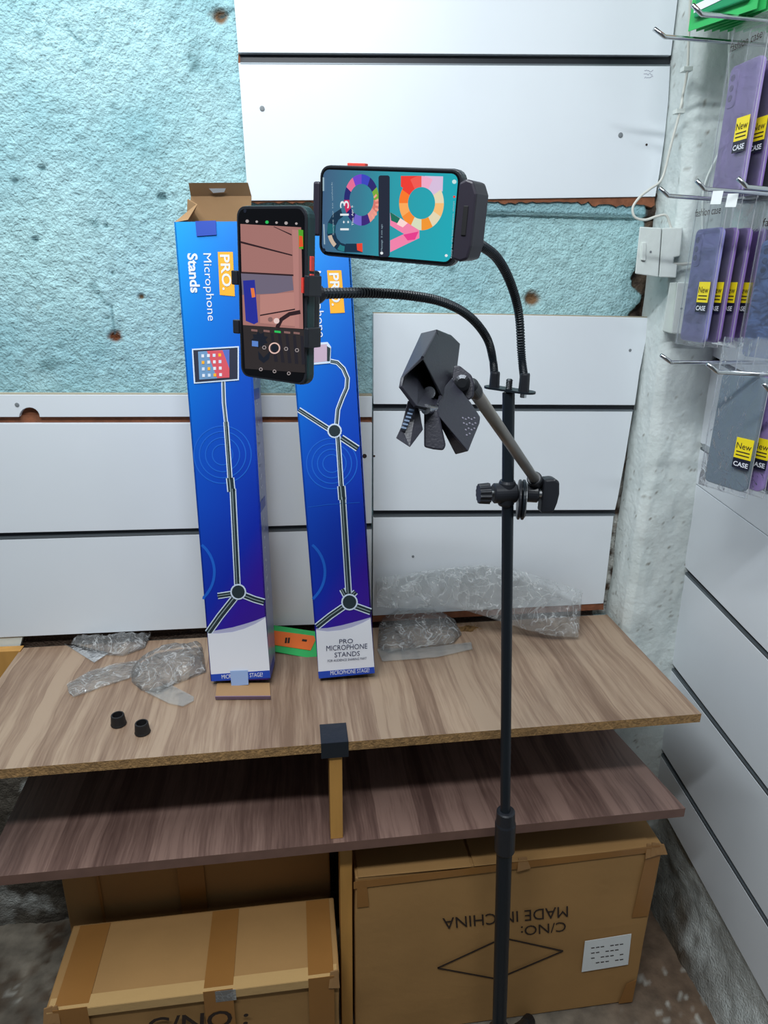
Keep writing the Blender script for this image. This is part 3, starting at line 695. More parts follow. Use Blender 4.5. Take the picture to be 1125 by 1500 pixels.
    mesh('bottom_lip', *slab([(f0.x + .010, f0.y - .044, z), (f1.x + .002, f1.y - .044, z), (f1.x + .002, f1.y - .047, z + .008), (f0.x + .010, f0.y - .047, z + .008)], (0, .002, 0)), mat('purple_lip', srgb(126, 104, 130), .6), t)
def art2(t, fr, Wd, H, D):
    rr = lambda y: 521 + (y - 600) * .073 - 1
    rings(t, fr, (486, 679), (37, 29, 21, 13), rr)
    pts = [(max(x, 452 + (y - 800) * .08), y) for x, y in ring((424, 838), 52, -50, 50, 20)]; mb = MB(); stroke(mb, fr, pts, 4, .0004); mb.build('printed_ring', ring_print, t)
    decal('phone_outline', fr, [(450, 503), (480, 501), (485, 508), (484, 532), (450, 535)], outline_print, t, .0012)
    decal('printed_phone', fr, [(452, 506), (479, 504), (479, 529), (452, 532)], mat('phone_pink_print', srgb(196, 170, 190), .4), t, .0014)
    decal('printed_jaw', fr, [(479, 507), (484, 510), (483, 529), (479, 529)], tube_print, t, .0016)
    outline_stroke(t, fr, [(484, 529), (494, 531), (503, 540), (509, 554), (508, 568), (501, 584), (495, 600), (493, 622)], 4)
    outline_stroke(t, fr, [(437.5, 600), (484, 630)], 5, 'printed_boom'); outline_stroke(t, fr, [(500, 641), (524, 657)], 6.5, 'printed_boom')
    outline_stroke(t, fr, [(495, 638), (500, 714)], 4.6); outline_stroke(t, fr, [(502, 728), (511, 874)], 6.6); outline_stroke(t, fr, [(500, 712), (501.5, 732)], 9, 'printed_collar')
    blob(t, fr, (490, 631), 8.5)
    outline_stroke(t, fr, [(507, 886), (484, 902), (464, 918)], 7, 'printed_leg'); outline_stroke(t, fr, [(518, 887), (532, 892), (543, 896)], 7, 'printed_leg')
    outline_stroke(t, fr, [(508, 876), (501, 863)], 5.5, 'printed_lever'); outline_stroke(t, fr, [(514, 874), (521, 867)], 5.5, 'printed_lever'); blob(t, fr, (512, 882), 10)
    swoosh(t, fr, [(463, 923), (480, 925), (500, 923), (515, 919), (530, 913), (543, 906)], (467, 994), (549, 986), (466, 984), (548, 977))
    dk = mat('navy_print', srgb(44, 50, 84), .4)
    text('lettering', 'PRO', fr, (497, 943), (517, 942), (497, 936.5), dk, t, .002, 0); text('lettering', 'MICROPHONE', fr, (478, 953.5), (538, 950), (478, 946), dk, t, .002, 0)
    text('lettering', 'STANDS', fr, (490, 963), (527, 960.5), (490, 956), dk, t, .002, 0); text('lettering', 'FOR AUDIENCE SHARING PART', fr, (480, 970), (537, 966), (480, 966.5), dk, t, .002, 0)
    text('lettering', 'MICROPHONE STAGE!', fr, (484, 989), (541, 984.5), (484, 983), white_print, t, .0022, 0)
    decal('orange_badge', fr, [(479, 396), (500, 396), (505, 458), (484, 459)], orange_print, t, .0008)
    text('lettering', 'PRO.', fr, (482, 400), (486, 448), (496, 400), white_print, t, .0013, .02)
    text('lettering', 'Microphone', fr, (455, 397), (462, 494), (470, 397), white_print, t, .0008)
    text('lettering', 'Stands', fr, (435, 397), (440, 452), (450, 397), white_print, t, .0008, .03)
    mb = MB(); stroke(mb, fr, [(451, 743), (480, 739), (527, 736)], .8, .0006); mb.build('crease', ring_print, t)
    mesh('top_flap', *slab([fr.w(0.002, H, -D), fr.w(Wd - .002, H, -D), fr.w(Wd - .002, H + .02, -D + .03), fr.w(.004, H + .02, -D + .03)], fr.n * .0025), brown_board, t)
    mesh('side_flap', *slab([fr.w(0, H, -.002), fr.w(0, H, -D + .01), fr.w(.022, H + .012, -D + .02), fr.w(.026, H + .010, -.02)], fr.u * .002), paper_m, t)
stand_box('open blue microphone stand box with raised brown flaps, the left one', (309, 997), (396, 993), (255, 325), (352, 325), .10, art1)
stand_box('blue microphone stand box closed at its foot, behind the two phones', (467, 993), (549, 986), (412, 312), (506, 312), .02, art2)

# green and orange card lying between the boxes
t = thing('green_card_pack', 'green and orange blister card lying between the two blue boxes', 'package', P(432, 940, 2, .75))
gfr = Frame(P(400, 958, 2, .7515), (1, 0, 0), (0, .55, .12))
green_m = mat('green_card', srgb(48, 176, 92), .4, vary=.04, vscale=20); orange_card = mat('orange_card', srgb(236, 112, 44), .4); dgreen_m = mat('deep_green_card', srgb(20, 140, 90), .4)
def gq(pts, z): return [gfr.px(a, b, z) for a, b in pts]
mesh('card', *slab(gq([(398, 916), (464, 926), (468, 967), (398, 954)], .001), gfr.n * .0012), green_m, t)
mesh('orange_front', *slab(gq([(400, 924), (460, 932), (462, 938), (455, 953), (402, 945)], .0026), gfr.n * .0010), orange_card, t)
for a in ((418, 934), (422, 934)): decal('small_print', gfr, [a, (a[0] + 3, a[1]), (a[0] + 2, a[1] + 8), (a[0] - 1, a[1] + 8)], ink_m, t, .0042)
decal('small_print', gfr, [(443, 936), (450, 937), (449, 940), (442, 939)], ink_m, t, .0042)

# ================================================================ THE PHONE STAND
st = thing('tripod_phone_stand', 'black tripod stand with two goosenecks and a boom clip in front of the counter', 'stand', (0.335, -0.44, 0))
YP = -0.44
pt = P(745, 575, 1, YP); pm = P(740, 1205, 1, YP); pb = P(731, 1500, 1, YP)
def wr(p, w): return w * depth(p) / F / 2
dirn = (pb - pt).normalized(); hub = pt + dirn * ((pt.z - 0.10) / -dirn.z)
mesh('upper_pole', *cyl(pt, pm, .0078), pole_m, st, smooth=False, bevel=.0004)
mesh('lower_pole', *cyl(pm, hub, .0128, n=24), pole_m, st)
c0 = P(741, 1187, 1, YP); c1 = P(739, 1247, 1, YP)
mesh('collar', *lathe(c0, c1 - c0, [(0, .0125), (.002, .0145), (.022, .0155), (.026, .0168), ((c1 - c0).length - .004, .0165), ((c1 - c0).length, .0145)], 28), black_m, st)
mesh('hub', *lathe(hub + Vector((0, 0, .05)), (0, 0, -1), [(0, .014), (.02, .024), (.06, .028), (.08, .020)], 24), black_m, st)
for tip in (P(774, 1497, 2, 0.01) , hub + Vector((-.30, -.24, -.09)), hub + Vector((.22, -.36, -.09))):
    tip = Vector((tip.x, tip.y, .012)); 
    lg = mesh('leg', *cyl(hub + Vector((0, 0, .01)), tip, .009), pole_m, st); mesh('rubber_foot', *lathe(tip - (tip - hub).normalized() * .02, tip - hub, [(0, .011), (.024, .013), (.03, .009)], 16), rubber_m, lg)
# top plate with two sockets and the bolt
zp = pt.z + .002
pa = P(609, 566, 1, YP + .01); pl_ = Vector((P(711, 567, 1, -0.415).x, -0.415, zp + .001)); pr_ = Vector((P(783, 577, 1, -0.462).x, -0.462, zp - .001))
ax = (pr_ - pl_).normalized(); sd = Vector((-ax.y, ax.x, 0)).normalized()
o = []
for s, e in ((1, pr_), (-1, pl_)):
    for i in range(9):
        a = -math.pi / 2 + math.pi * i / 8; o.append(e - ax * s * .011 + (ax * s * math.cos(a) + sd * s * math.sin(a)) * .0115)
mesh('top_plate', *slab(o, (0, 0, .0025)), pole_m, st)
mesh('bolt', *lathe(pt, (0, 0, 1), [(0, .0035)] + [q for k in range(6) for q in ((.004 + k * .002, .0036), (.005 + k * .002, .0044))] + [(.017, .003)], 14), mat('dark_bolt', srgb(60, 62, 66), .3, .8), st)
s1 = Vector((P(724, 566, 1, -0.425).x, -0.425, zp)); s2 = Vector((P(767, 574, 1, -0.455).x, -0.455, zp))
for s, h in ((s1, .022), (s2, .024)):
    mesh('socket', *lathe(s, (0, 0, 1), [(0, .0068), (h - .002, .0062), (h, .0056)], 18), black_m, st)
mesh('nut', *lathe(s2 - Vector((0, 0, .006)), (0, 0, 1), [(0, .004), (.006, .004)], 6), steel_m, st)
def neck(pts):
    q = smooth_path(pts, 46); mesh('gooseneck', *tube(q, lambda i: .0047 + .0006 * (1 if i % 3 else -1), 12), pole_m, st, smooth=False)
d1 = depth(s1); d2 = depth(s2)
neck([s1 + Vector((0, 0, .012)), PC(722, 527, d1), PC(713, 495, d1 - .02), PC(688, 464, d1 - .06), PC(650, 443, d1 - .1), PC(600, 433, d1 - .13), PC(540, 429, d1 - .16), PC(470, 430, .635)])
neck([s2 + Vector((0, 0, .014)), PC(764, 520, d2 - .005), PC(760, 460, d2 - .03), PC(748, 415, d2 - .07), PC(728, 378, d2 - .12), PC(700, 356, .655), PC(672, 335, .645)])
# phone holders (parts of the stand)
def phone_frame(bl, d0, br, d1, tl, lo, hi):
    O = PC(*bl, d0); U = PC(*br, d1) - O; f = lambda d: U.dot(PC(*tl, d) - O)
    for _ in range(50):
        md = (lo + hi) / 2
        if f(lo) * f(md) <= 0: hi = md
        else: lo = md
    return Frame(O, U, PC(*tl, lo) - O)
f1 = phone_frame((353, 551), .668, (450, 566), .628, (346, 299), .50, .76)
f2 = phone_frame((467, 374), .655, (666, 392), .600, (469, 247), .50, .80)
print('phones', f1.loc(f1.px(456, 300)), f2.loc(f2.px(680, 247)), f1.n, f2.n)
def fsize(fr, TR): l = fr.loc(fr.px(*TR)); return l[0], l[1]
W1, H1 = fsize(f1, (451, 300)); W2, H2 = fsize(f2, (680, 247))
def fbox(fr, x0, x1, y0, y1, z0, z1): return slab([fr.w(x0, y0, z0), fr.w(x1, y0, z0), fr.w(x1, y1, z0), fr.w(x0, y1, z0)], fr.n * (z1 - z0))
h1 = mesh('phone_holder', *fbox(f1, .004, W1 - .004, H1 * .30, H1 * .66, -.026, -.014), black_m, st, bevel=.003)
for y in (.265, .555):
    a = f1.loc(f1.px(348, 300 + 250 * (1 - y)))[1]
    mesh('jaw_finger', *fbox(f1, -.006, .0012, H1 * y, H1 * y + .013, -.022, .0035), black_m, h1, bevel=.001)
    mesh('jaw_finger', *fbox(f1, W1 - .001, W1 + .0042, H1 * y - .006, H1 * y + .012, -.016, .004), black_m, h1, bevel=.001)
mesh('red_pad', *fbox(f1, W1 - .0035, W1 - .0012, H1 * .555 - .003, H1 * .555 + .010, .0005, .0046), mat('red_rubber', srgb(214, 60, 50), .5), h1)
e1 = PC(467, 431, .635)
mesh('ball_joint', *lathe(e1 + (f1.w(W1 * .6, H1 * .5, -.02) - e1).normalized() * .0, f1.w(W1 * .6, H1 * .46, -.02) - e1, [(-.006, .006), (0, .0085), (.012, .009), (.02, .008), ((f1.w(W1 * .6, H1 * .46, -.02) - e1).length, .007)], 18), black_m, h1)
h2 = mesh('phone_holder', *fbox(f2, W2 * .30, W2 + .004, .012, H2 - .012, -.030, -.014), black_m, st, bevel=.003)
jo = [(W2 - .0015, H2 * .09), (W2 + .006, H2 * .07), (W2 + .013, H2 * .10), (W2 + .0155, H2 * .24), (W2 + .0155, H2 * .76), (W2 + .011, H2 * .88), (W2 + .005, H2 * .90), (W2 - .0015, H2 * .86)]
mesh('jaw_block', *slab([f2.w(a, b, -.028) for a, b in jo], f2.n * .034), mat('dark_plum_plastic', srgb(42, 38, 50), .45), h2, bevel=.002)
mesh('jaw_slot', *fbox(f2, W2 + .005, W2 + .0095, H2 * .34, H2 * .64, .0055, .0068), mat('pit_black', srgb(12, 12, 16), .7), h2, bevel=.0006)
mesh('jaw_block', *fbox(f2, -.007, .0005, H2 * .22, H2 * .82, -.028, .0015), MATS['dark_plum_plastic'], h2, bevel=.002)
e2 = PC(672, 335, .645); g2 = f2.w(W2 * .9, H2 * .42, -.03)
mesh('ball_joint', *cyl(e2, g2 if (g2 - e2).length > .004 else e2 + Vector((.005, 0, 0)), .009), black_m, h2)
# boom clamp on the pole
cc = P(742, 722, 1, YP); k = depth(cc) / F
mesh('clamp_body', *lathe(cc - Vector((.019, 0, 0)), (1, 0, 0), [(0, .011), (.002, .0135), (.030, .0135), (.032, .012)], 26), black_m, st)
mesh('clamp_sleeve', *lathe(cc + Vector((0, 0, .017)), (0, 0, -1), [(0, .0098), (.003, .0112), (.031, .0112), (.034, .0098)], 24), black_m, st)
kn = MB(); u, v = Vector((0, 1, 0)), Vector((0, 0, 1)); A = []; B = []
for i in range(48):
    a = 2 * math.pi * i / 48; r = .0135 + (.0009 if i % 4 < 2 else -.0006); d = (u * math.cos(a) + v * math.sin(a)) * r
    A.append(cc + Vector((-.0385, 0, 0)) + d * .92); B.append(cc + Vector((-.0235, 0, 0)) + d)
mesh('knob', *loft(A, B), black_m, st, bevel=.0006)
mesh('knob_screw', *cyl(cc - Vector((.026, 0, 0)), cc - Vector((.018, 0, 0)), .005), steel_m, st)
dc = P(763, 736, 1, YP) + Vector((0, 0, .004)); dax = Vector((1, -.28, 0)).normalized()
mesh('friction_disc', *lathe(dc - dax * .0045, dax, [(0, .0255), (.0008, .027), (.003, .027), (.0038, .0255)], 36), black_m, st)
mesh('friction_disc', *lathe(dc + dax * .0005, dax, [(0, .0255), (.0008, .027), (.0034, .027), (.0042, .0255)], 36), pole_m, st)
mesh('friction_washer', *lathe(dc + dax * .0049, dax, [(0, .024), (.001, .024)], 32), mat('grey_washer', srgb(150, 154, 158), .4, .3), st)
bc = P(778, 722, 1, YP - .006)
mesh('arm_clamp', *lathe(bc - dax * .014, dax, [(0, .0125), (.022, .0125), (.024, .010)], 24), black_m, st)
mesh('knob_screw', *cyl(bc + dax * .008, bc + dax * .022, .0055), steel_m, st)
kc = P(802, 725, 1, YP - .012)
wing = [(-.009, .023), (.004, .025), (.011, .021), (.0125, .004), (.011, -.008), (.007, -.022), (-.009, -.024)]
mesh('wing_knob', *slab([kc + dax * a + Vector((0, 0, b)) + Vector((0, .009, 0)) for a, b in wing], (0, -.018, 0)), black_m, st, bevel=.003)
# boom arm
a0 = P(784, 703, 1, YP - .012); a1 = PC(690, 566, .60)
dA = (a1 - a0)
mesh('boom_arm', *cyl(a0 - dA.normalized() * .006, a1, .0062, n=24), arm_m, st, smooth=True)
mesh('arm_ring', *lathe(a0 - dA.normalized() * .006, dA, [(-.006, .009), (0, .0098), (.012, .0098), (.014, .0085)], 24), black_m, st)
mesh('arm_end', *lathe(a1 - dA.normalized() * .016, dA, [(0, .0068), (.004, .0074), (.018, .0074), (.022, .005)], 24), black_m, st)
# spring clip, measured at full size in the photograph (zoom coordinates /4.018 + origin)
def z(a, b, d): return PC(560 + a / 4.018, 470 + b / 4.018, d)
clip = thing  # placeholder name kept out of the scene
mouth = [(235, 222), (285, 318), (345, 440), (322, 525), (262, 548), (195, 505), (106, 388), (122, 330)]
dm = [.515, .53, .545, .53, .515, .505, .50, .505]
back_ = [(322, 62), (398, 78), (456, 132), (432, 272), (400, 330), (330, 330), (225, 130), (238, 80)]
db = [.58, .60, .605, .60, .59, .58, .57, .575]
cv = [z(237, 220, .515), z(345, 440, .545), z(300, 530, .53), z(195, 505, .505), z(106, 388, .50), z(118, 332, .503),
      z(318, 62, .578), z(402, 79, .592), z(456, 132, .605), z(436, 285, .605), z(395, 345, .60), z(300, 340, .59), z(205, 200, .56), z(236, 76, .565)]
nA = (cv[1] - cv[0]).cross(cv[6] - cv[0]); nB = (cv[5] - cv[0]).cross(cv[6] - cv[0])
for i_, zz in ((7, (402, 79)), (8, (456, 132)), (9, (436, 285))): cv[i_] = PN(560 + zz[0] / 4.018, 470 + zz[1] / 4.018, cv[0], nA)
cv[13] = PN(560 + 236 / 4.018, 470 + 76 / 4.018, cv[0], nB)
cf = [(0, 1, 9, 8, 7, 6), (0, 6, 13, 5), (1, 2, 10, 9), (2, 3, 11, 10), (3, 4, 12, 11), (4, 5, 13, 12), (6, 7, 8, 9, 10, 11, 12, 13)]
cj = mesh('microphone_clip', cv, cf, clip_m, st, solid=.003, bevel=.002, seg=3)
mesh('highlight_rib', *tube([z(236, 215, .513), z(318, 64, .578)], .0012, 8), clip_m, cj)
mesh('clip_inner', *lathe(z(282, 418, .545), z(282, 418, .545) - z(300, 400, .56), [(0, .005), (.004, .005)], 14), steel_m, cj)
def wedge(name, fa, da, fb, dbb, m=clip_m, bev=.0015):
    da = da if isinstance(da, list) else [da] * len(fa); dbb = dbb if isinstance(dbb, list) else [dbb] * len(fb)
    return mesh(name, *loft([z(a, b, d) for (a, b), d in zip(fa, da)], [z(a, b, d) for (a, b), d in zip(fb, dbb)]), m, cj, bevel=bev)
q0, q1, q2 = z(335, 440, .545), z(577, 565, .572), z(330, 555, .528); nL = (q1 - q0).cross(q2 - q0).normalized()
if nL.dot(CAM - q0) < 0: nL = -nL
zl_ = lambda a, b, off=0: PN(560 + a / 4.018, 470 + b / 4.018, q0 + nL * off, nL)
LA = [zl_(*p) for p in [(330, 430), (408, 335), (520, 478), (577, 565), (574, 600), (508, 770), (326, 552)]]
LB = [z(*p) for p in [(330, 470, .575), (400, 400, .60), (510, 510, .60), (560, 590, .60), (556, 612, .59), (430, 790, .548), (324, 580, .54)]]
mesh('lever', *loft(LA, LB), clip_m, cj, bevel=.0012)
gd = MB()
for i in range(5):
    for j in range(4):
        if j == 3 and i > 2 or (i == 0 and j > 1): continue
        gd.add(lathe(zl_(474 + i * 17 + (j % 2) * 6, 572 + j * 31 + (i % 2) * 8), nL, [(-.0004, .0011), (.0005, .0008)], 8))
gd.build('grip_dots', mat('grip_dot_grey', srgb(120, 118, 132), .5), cj)
wedge('lever', [(245, 515), (330, 520), (375, 735), (360, 764), (300, 758), (245, 744)], .528, [(262, 540), (330, 545), (365, 715), (352, 742), (300, 735), (262, 725)], .56)
wedge('lever', [(205, 480), (240, 640), (162, 744), (80, 690), (112, 622), (150, 470)], [.522, .52, .512, .51, .515, .52], [(215, 490), (236, 630), (176, 722), (108, 680), (135, 610), (165, 480)], .54, bev=.0004)
for i in range(6):
    mesh('grip_rib', *tube([z(156 - i * 9, 524 + i * 21, .512), z(186 - i * 9, 530 + i * 21, .512)], .0012, 6), mat('blue_grey_rib', srgb(70, 92, 120), .5), cj)
mesh('hinge_pin', *cyl(z(255, 520, .52), z(330, 525, .545), .004), steel_m, cj)
wedge('swivel_mount', [(420, 262), (455, 262), (525, 318), (542, 365), (540, 445), (510, 470), (450, 425), (410, 350)], .58, [(430, 300), (450, 285), (520, 330), (535, 375), (528, 440), (500, 455), (450, 410), (425, 350)], .605)
mesh('swivel_bolt', *lathe(z(470, 365, .574), CAM - z(470, 365, .574), [(-.008, .007), (.0015, .007), (.003, .004)], 18), mat('dark_bolt', srgb(60, 62, 66), .3, .8), cj)

# ================================================================ PHONES
def rr_slab(fr, x0, x1, y0, y1, r, z0, z1): return slab([fr.w(a, b, z0) for a, b in rrect(x0, x1, y0, y1, r)], fr.n * (z1 - z0))
def em(name, c, s=1.0, rough=.12): return mat(name, srgb(12, 12, 14), rough, emis=srgb(*c), estr=s)
case_green = mat('dark_green_case', srgb(34, 60, 62), .45); glass_black = mat('black_glass', srgb(8, 8, 12), .06, spec=.6)
red_m = mat('red_button', srgb(224, 76, 66), .45)
p1 = thing('phone', 'upright phone in a dark green case showing its camera app', 'phone', M=f1.M)
mesh('case', *rr_slab(f1, 0, W1, 0, H1, .010, -.012, -.001), case_green, p1, bevel=.002)
mesh('rim', *rr_slab(f1, .0006, W1 - .0006, .0006, H1 - .0006, .0095, -.001, .0006), black_m, p1, bevel=.0005)
scr = mesh('screen', *rr_slab(f1, .003, W1 - .003, .003, H1 - .003, .008, .0006, .0011), glass_black, p1)
def sc(name, pts, m, fr=f1, par=None, z=.0013): return decal(name, fr, pts, m, par or scr, z, .0001)
pink = em('pinkish_preview', (168, 118, 112), .9)
sc('camera_preview', [(352, 328), (441, 333), (444, 482), (356, 476)], pink)
sc('preview_line', [(352, 353), (428, 373), (428, 375), (352, 356)], em('preview_dark', (44, 26, 30)), z=.0015)
sc('preview_line', [(402, 332), (427, 343), (427, 345), (400, 332)], em('preview_dark', (44, 26, 30)), z=.0015)
sc('preview_wall', [(353, 400), (428, 404), (430, 425), (404, 430), (355, 432)], em('preview_wall_grey', (108, 100, 118)), z=.0015)
sc('preview_line', [(353, 398), (430, 402), (430, 404.5), (353, 400.5)], em('preview_dark', (44, 26, 30)), z=.0016)
sc('preview_panel', [(381, 432), (432, 428), (434, 478), (381, 473)], em('preview_panel', (180, 128, 120)), z=.0017)
sc('preview_pillar', [(428, 336), (437, 337), (438, 480), (432, 480)], em('preview_pillar_c', (176, 124, 118)), z=.0018)
sc('preview_line', [(381, 461), (432, 452), (432, 454), (381, 463)], em('preview_dark', (44, 26, 30)), z=.0019)
sc('preview_box', [(356, 411), (373, 410), (378, 472), (372, 475), (360, 470)], em('preview_blue', (36, 44, 150)), z=.0019)
sc('preview_badge', [(367, 422), (372, 422), (374, 435), (369, 436)], em('preview_orange', (226, 120, 60)), z=.0021)
sc('preview_green', [(437, 336), (444, 337), (444, 365), (438, 364)], em('preview_green_c', (80, 160, 40)), z=.0019)
sc('preview_red', [(438, 345), (443, 346), (444, 361), (438, 362)], em('preview_red_c', (220, 84, 40)), z=.0021)
mb = MB(); stroke(mb, f1, [(440, 457), (424, 460), (412, 468), (406, 480)], 6, .0021); mb.build('preview_neck', em('preview_dark', (44, 26, 30)), scr)
sc('camera_panel', [(356, 476), (445, 483), (447, 546), (359, 540)], em('panel_dark', (52, 46, 46), .8))
fl = [(380 + (13 if i % 2 else 9) * math.cos(i * math.pi / 9), 498 + (13 if i % 2 else 9) * math.sin(i * math.pi / 9)) for i in range(18)]
sc('wheel_icon', fl, em('wheel_navy', (22, 28, 40)), z=.0016)
sc('leaf_icon', [(378, 514), (386, 524), (396, 514), (394, 526), (386, 532), (379, 526)], em('wheel_navy', (22, 28, 40)), z=.0016)
sc('thumbnail', [(369, 499), (378, 500), (378, 508), (369, 507)], em('thumb_blue', (90, 130, 200)), z=.0018)
for j in range(5): sc('reflection_streak', [(396 + j * 11, 488 + j), (400 + j * 11, 488 + j), (407 + j * 10, 530 + j), (402 + j * 10, 530 + j)], em('streak', (34, 32, 40)), z=.0015)
mb = MB(); stroke(mb, f1, ring((402, 510), 7.5, n=24), 1.8, .0021); mb.build('shutter_button', em('shutter_pink', (226, 190, 180)), scr)
sc('shutter_core', ring((402, 510), 5, n=16)[:-1], em('wheel_navy', (22, 28, 40)), z=.0020)
sc('zoom_dot', ring((405, 470), 4.2, n=14)[:-1], em('zoom_pale', (226, 200, 196)), z=.0023); sc('zoom_dot', ring((396, 468), 3.6, n=14)[:-1], em('zoom_mid', (130, 96, 92)), z=.0023)
for i, x in enumerate((362, 376, 391, 405, 419, 434)):
    sc('status_icon', ring((x, 324 + i * .7), 2.6 if i % 2 == 0 else 1.9, n=6)[:-1], em('icon_green', (40, 190, 90)) if i == 2 else em('icon_grey', (170, 160, 160)), z=.0016)
for x, y in ((382, 541), (402, 544), (423, 547)):
    mb = MB(); stroke(mb, f1, ring((x, y), 2.2, n=8), .9, .0018); mb.build('nav_icon', em('icon_grey', (170, 160, 160)), scr)
for i, x in enumerate((368, 386, 402, 416, 430)): sc('mode_label', [(x, 482 + i), (x + 9, 483 + i), (x + 9, 486 + i), (x, 485 + i)], em('icon_green', (40, 190, 90)) if i == 2 else em('zoom_mid', (130, 96, 92)), z=.0018)
for x, y in ((419, 511), (435, 513), (387, 509)): 
    mb = MB(); stroke(mb, f1, ring((x, y), 2.6, n=6), .9, .0019); mb.build('tool_icon', em('icon_grey', (170, 160, 160)), scr)
for y0, y1 in ((.655, .735), (.60, .64)): mesh('side_button', *fbox(f1, W1 - .001, W1 + .0016, H1 * y0, H1 * y1, -.008, -.003), red_m, p1, bevel=.0004)
mesh('front_camera', *lathe(f1.px(359, 309, .0012), f1.n, [(0, .0017), (.0002, .0017)], 14), mat('lens_dark', srgb(30, 34, 46), .1), p1)

p2 = thing('phone', 'sideways phone with bright teal wallpaper held above the boom clip', 'phone', M=f2.M)
mesh('case', *rr_slab(f2, 0, W2, 0, H2, .010, -.013, -.001), mat('slate_case', srgb(44, 52, 60), .35), p2, bevel=.002)
mesh('rim', *rr_slab(f2, .0006, W2 - .0006, .0006, H2 - .0006, .0095, -.001, .0008), black_m, p2, bevel=.0005)
scr2 = mesh('screen', *rr_slab(f2, .0025, W2 - .0025, .0025, H2 - .0025, .008, .0008, .0013), glass_black, p2)
def teal():
    M = bpy.data.materials.new('teal_wallpaper'); M.use_nodes = True; nt = M.node_tree; b = nt.nodes['Principled BSDF']; N = nt.nodes.new; L = nt.links.new
    tc = N('ShaderNodeTexCoord'); s = N('ShaderNodeSeparateXYZ'); L(tc.outputs['Object'], s.inputs[0])
    mr = N('ShaderNodeMapRange'); mr.inputs[1].default_value = 0; mr.inputs[2].default_value = W2; L(s.outputs[0], mr.inputs[0])
    rp = N('ShaderNodeValToRGB'); e = rp.color_ramp.elements; e[0].position = 0.02; e[0].color = srgb(66, 96, 130); e[1].position = 1; e[1].color = srgb(30, 172, 186)
    for p, c in ((.3, srgb(58, 124, 148)), (.55, srgb(44, 158, 172))): q = e.new(p); q.color = c
    L(mr.outputs[0], rp.inputs[0]); L(rp.outputs[0], b.inputs['Emission Color']); b.inputs['Emission Strength'].default_value = .95
    b.inputs['Base Color'].default_value = srgb(12, 12, 14); b.inputs['Roughness'].default_value = .15; return M
wp = mesh('wallpaper', *rr_slab(f2, .0042, W2 - .0042, .0042, H2 - .0042, .0065, .0013, .0015), teal(), scr2)
def z2(a, b): return (430 + a / 2.8125, 220 + b / 2.8125)
def wedge_ring(c, ro, ri, a0, a1, colr, z=.002, n=6):
    pts = [z2(c[0] + ro[0] * math.cos(math.radians(a0 + (a1 - a0) * i / n)), c[1] + ro[1] * math.sin(math.radians(a0 + (a1 - a0) * i / n))) for i in range(n + 1)]
    pts += [z2(c[0] + ri[0] * math.cos(math.radians(a1 - (a1 - a0) * i / n)), c[1] + ri[1] * math.sin(math.radians(a1 - (a1 - a0) * i / n))) for i in range(n + 1)]
    decal('wallpaper_shape', f2, pts, em('wp_%d_%d_%d' % colr, colr), scr2, z, .0001)
cA = [(44, 40, 110), (120, 170, 60), (214, 120, 110), (230, 150, 140), (60, 40, 120), (110, 100, 200), (36, 34, 100), (200, 40, 90), (36, 40, 110), (226, 110, 150), (110, 70, 200), (60, 70, 190)]
for i in range(12): wedge_ring((280, 205), (72, 106), (50, 66), -60 + i * 30, -30 + i * 30, cA[i])
for i in range(6): wedge_ring((300, 225), (52, 70), (38, 50), -40 + i * 18, -32 + i * 18, (240, 160, 140), .0023, 2)
wedge_ring((215, 330), (78, 92), (44, 58), 90, 255, (24, 50, 72)); wedge_ring((215, 330), (76, 90), (60, 74), 130, 165, (200, 180, 160), .0023)
wedge_ring((215, 330), (74, 88), (50, 66), 95, 118, (40, 120, 130), .0023); wedge_ring((215, 330), (76, 90), (46, 60), 170, 200, (30, 100, 110), .0023)
decal('wallpaper_shape', f2, [z2(*p) for p in [(215, 385), (282, 385), (284, 422), (215, 420)]], em('wp_24_50_72', (24, 50, 72)), scr2, .002, .0001)
decal('wallpaper_shape', f2, [z2(*p) for p in [(260, 385), (283, 383), (284, 420), (262, 412)]], em('wp_230_70_50', (230, 70, 50)), scr2, .0023, .0001)
cB = [(226, 214, 180), (244, 190, 120), (226, 214, 180), (240, 150, 50), (214, 220, 190), (246, 140, 50), (250, 170, 90), (248, 120, 40), (236, 60, 50), (240, 90, 80), (238, 170, 200), (214, 190, 220)]
for i in range(12): wedge_ring((527, 218), (92, 112), (56, 66), -30 + i * 30, i * 30, cB[i])
decal('wallpaper_shape', f2, [z2(*p) for p in [(442, 106), (520, 106), (520, 150), (470, 165), (442, 150)]], em('wp_236_60_50', (236, 60, 50)), scr2, .0019, .0001)
decal('wallpaper_shape', f2, [z2(*p) for p in [(540, 106), (616, 108), (614, 170), (570, 160)]], em('wp_214_190_220', (214, 190, 220)), scr2, .0019, .0001)
decal('wallpaper_shape', f2, [z2(*p) for p in [(398, 255), (470, 300), (518, 330), (518, 362), (470, 385), (398, 420), (398, 372), (455, 345), (398, 310)]], em('wp_240_130_170', (240, 130, 170)), scr2, .0021, .0001)
decal('wallpaper_shape', f2, [z2(*p) for p in [(398, 255), (440, 282), (455, 310), (425, 300), (402, 290)]], em('wp_24_110_90', (24, 110, 90)), scr2, .0024, .0001)
decal('wallpaper_shape', f2, [z2(*p) for p in [(440, 280), (470, 300), (450, 318), (425, 305)]], em('wp_250_214_210', (250, 214, 210)), scr2, .0026, .0001)
decal('wallpaper_shape', f2, [z2(*p) for p in [(452, 348), (515, 335), (500, 368), (470, 372)]], em('wp_230_60_140', (230, 60, 140)), scr2, .0024, .0001)
decal('notification_bar', f2, [z2(a, b) for a, b in rrect(350, 396, 104, 440, 9, 3)], em('bar_dark', (34, 40, 56)), scr2, .0028, .0001)
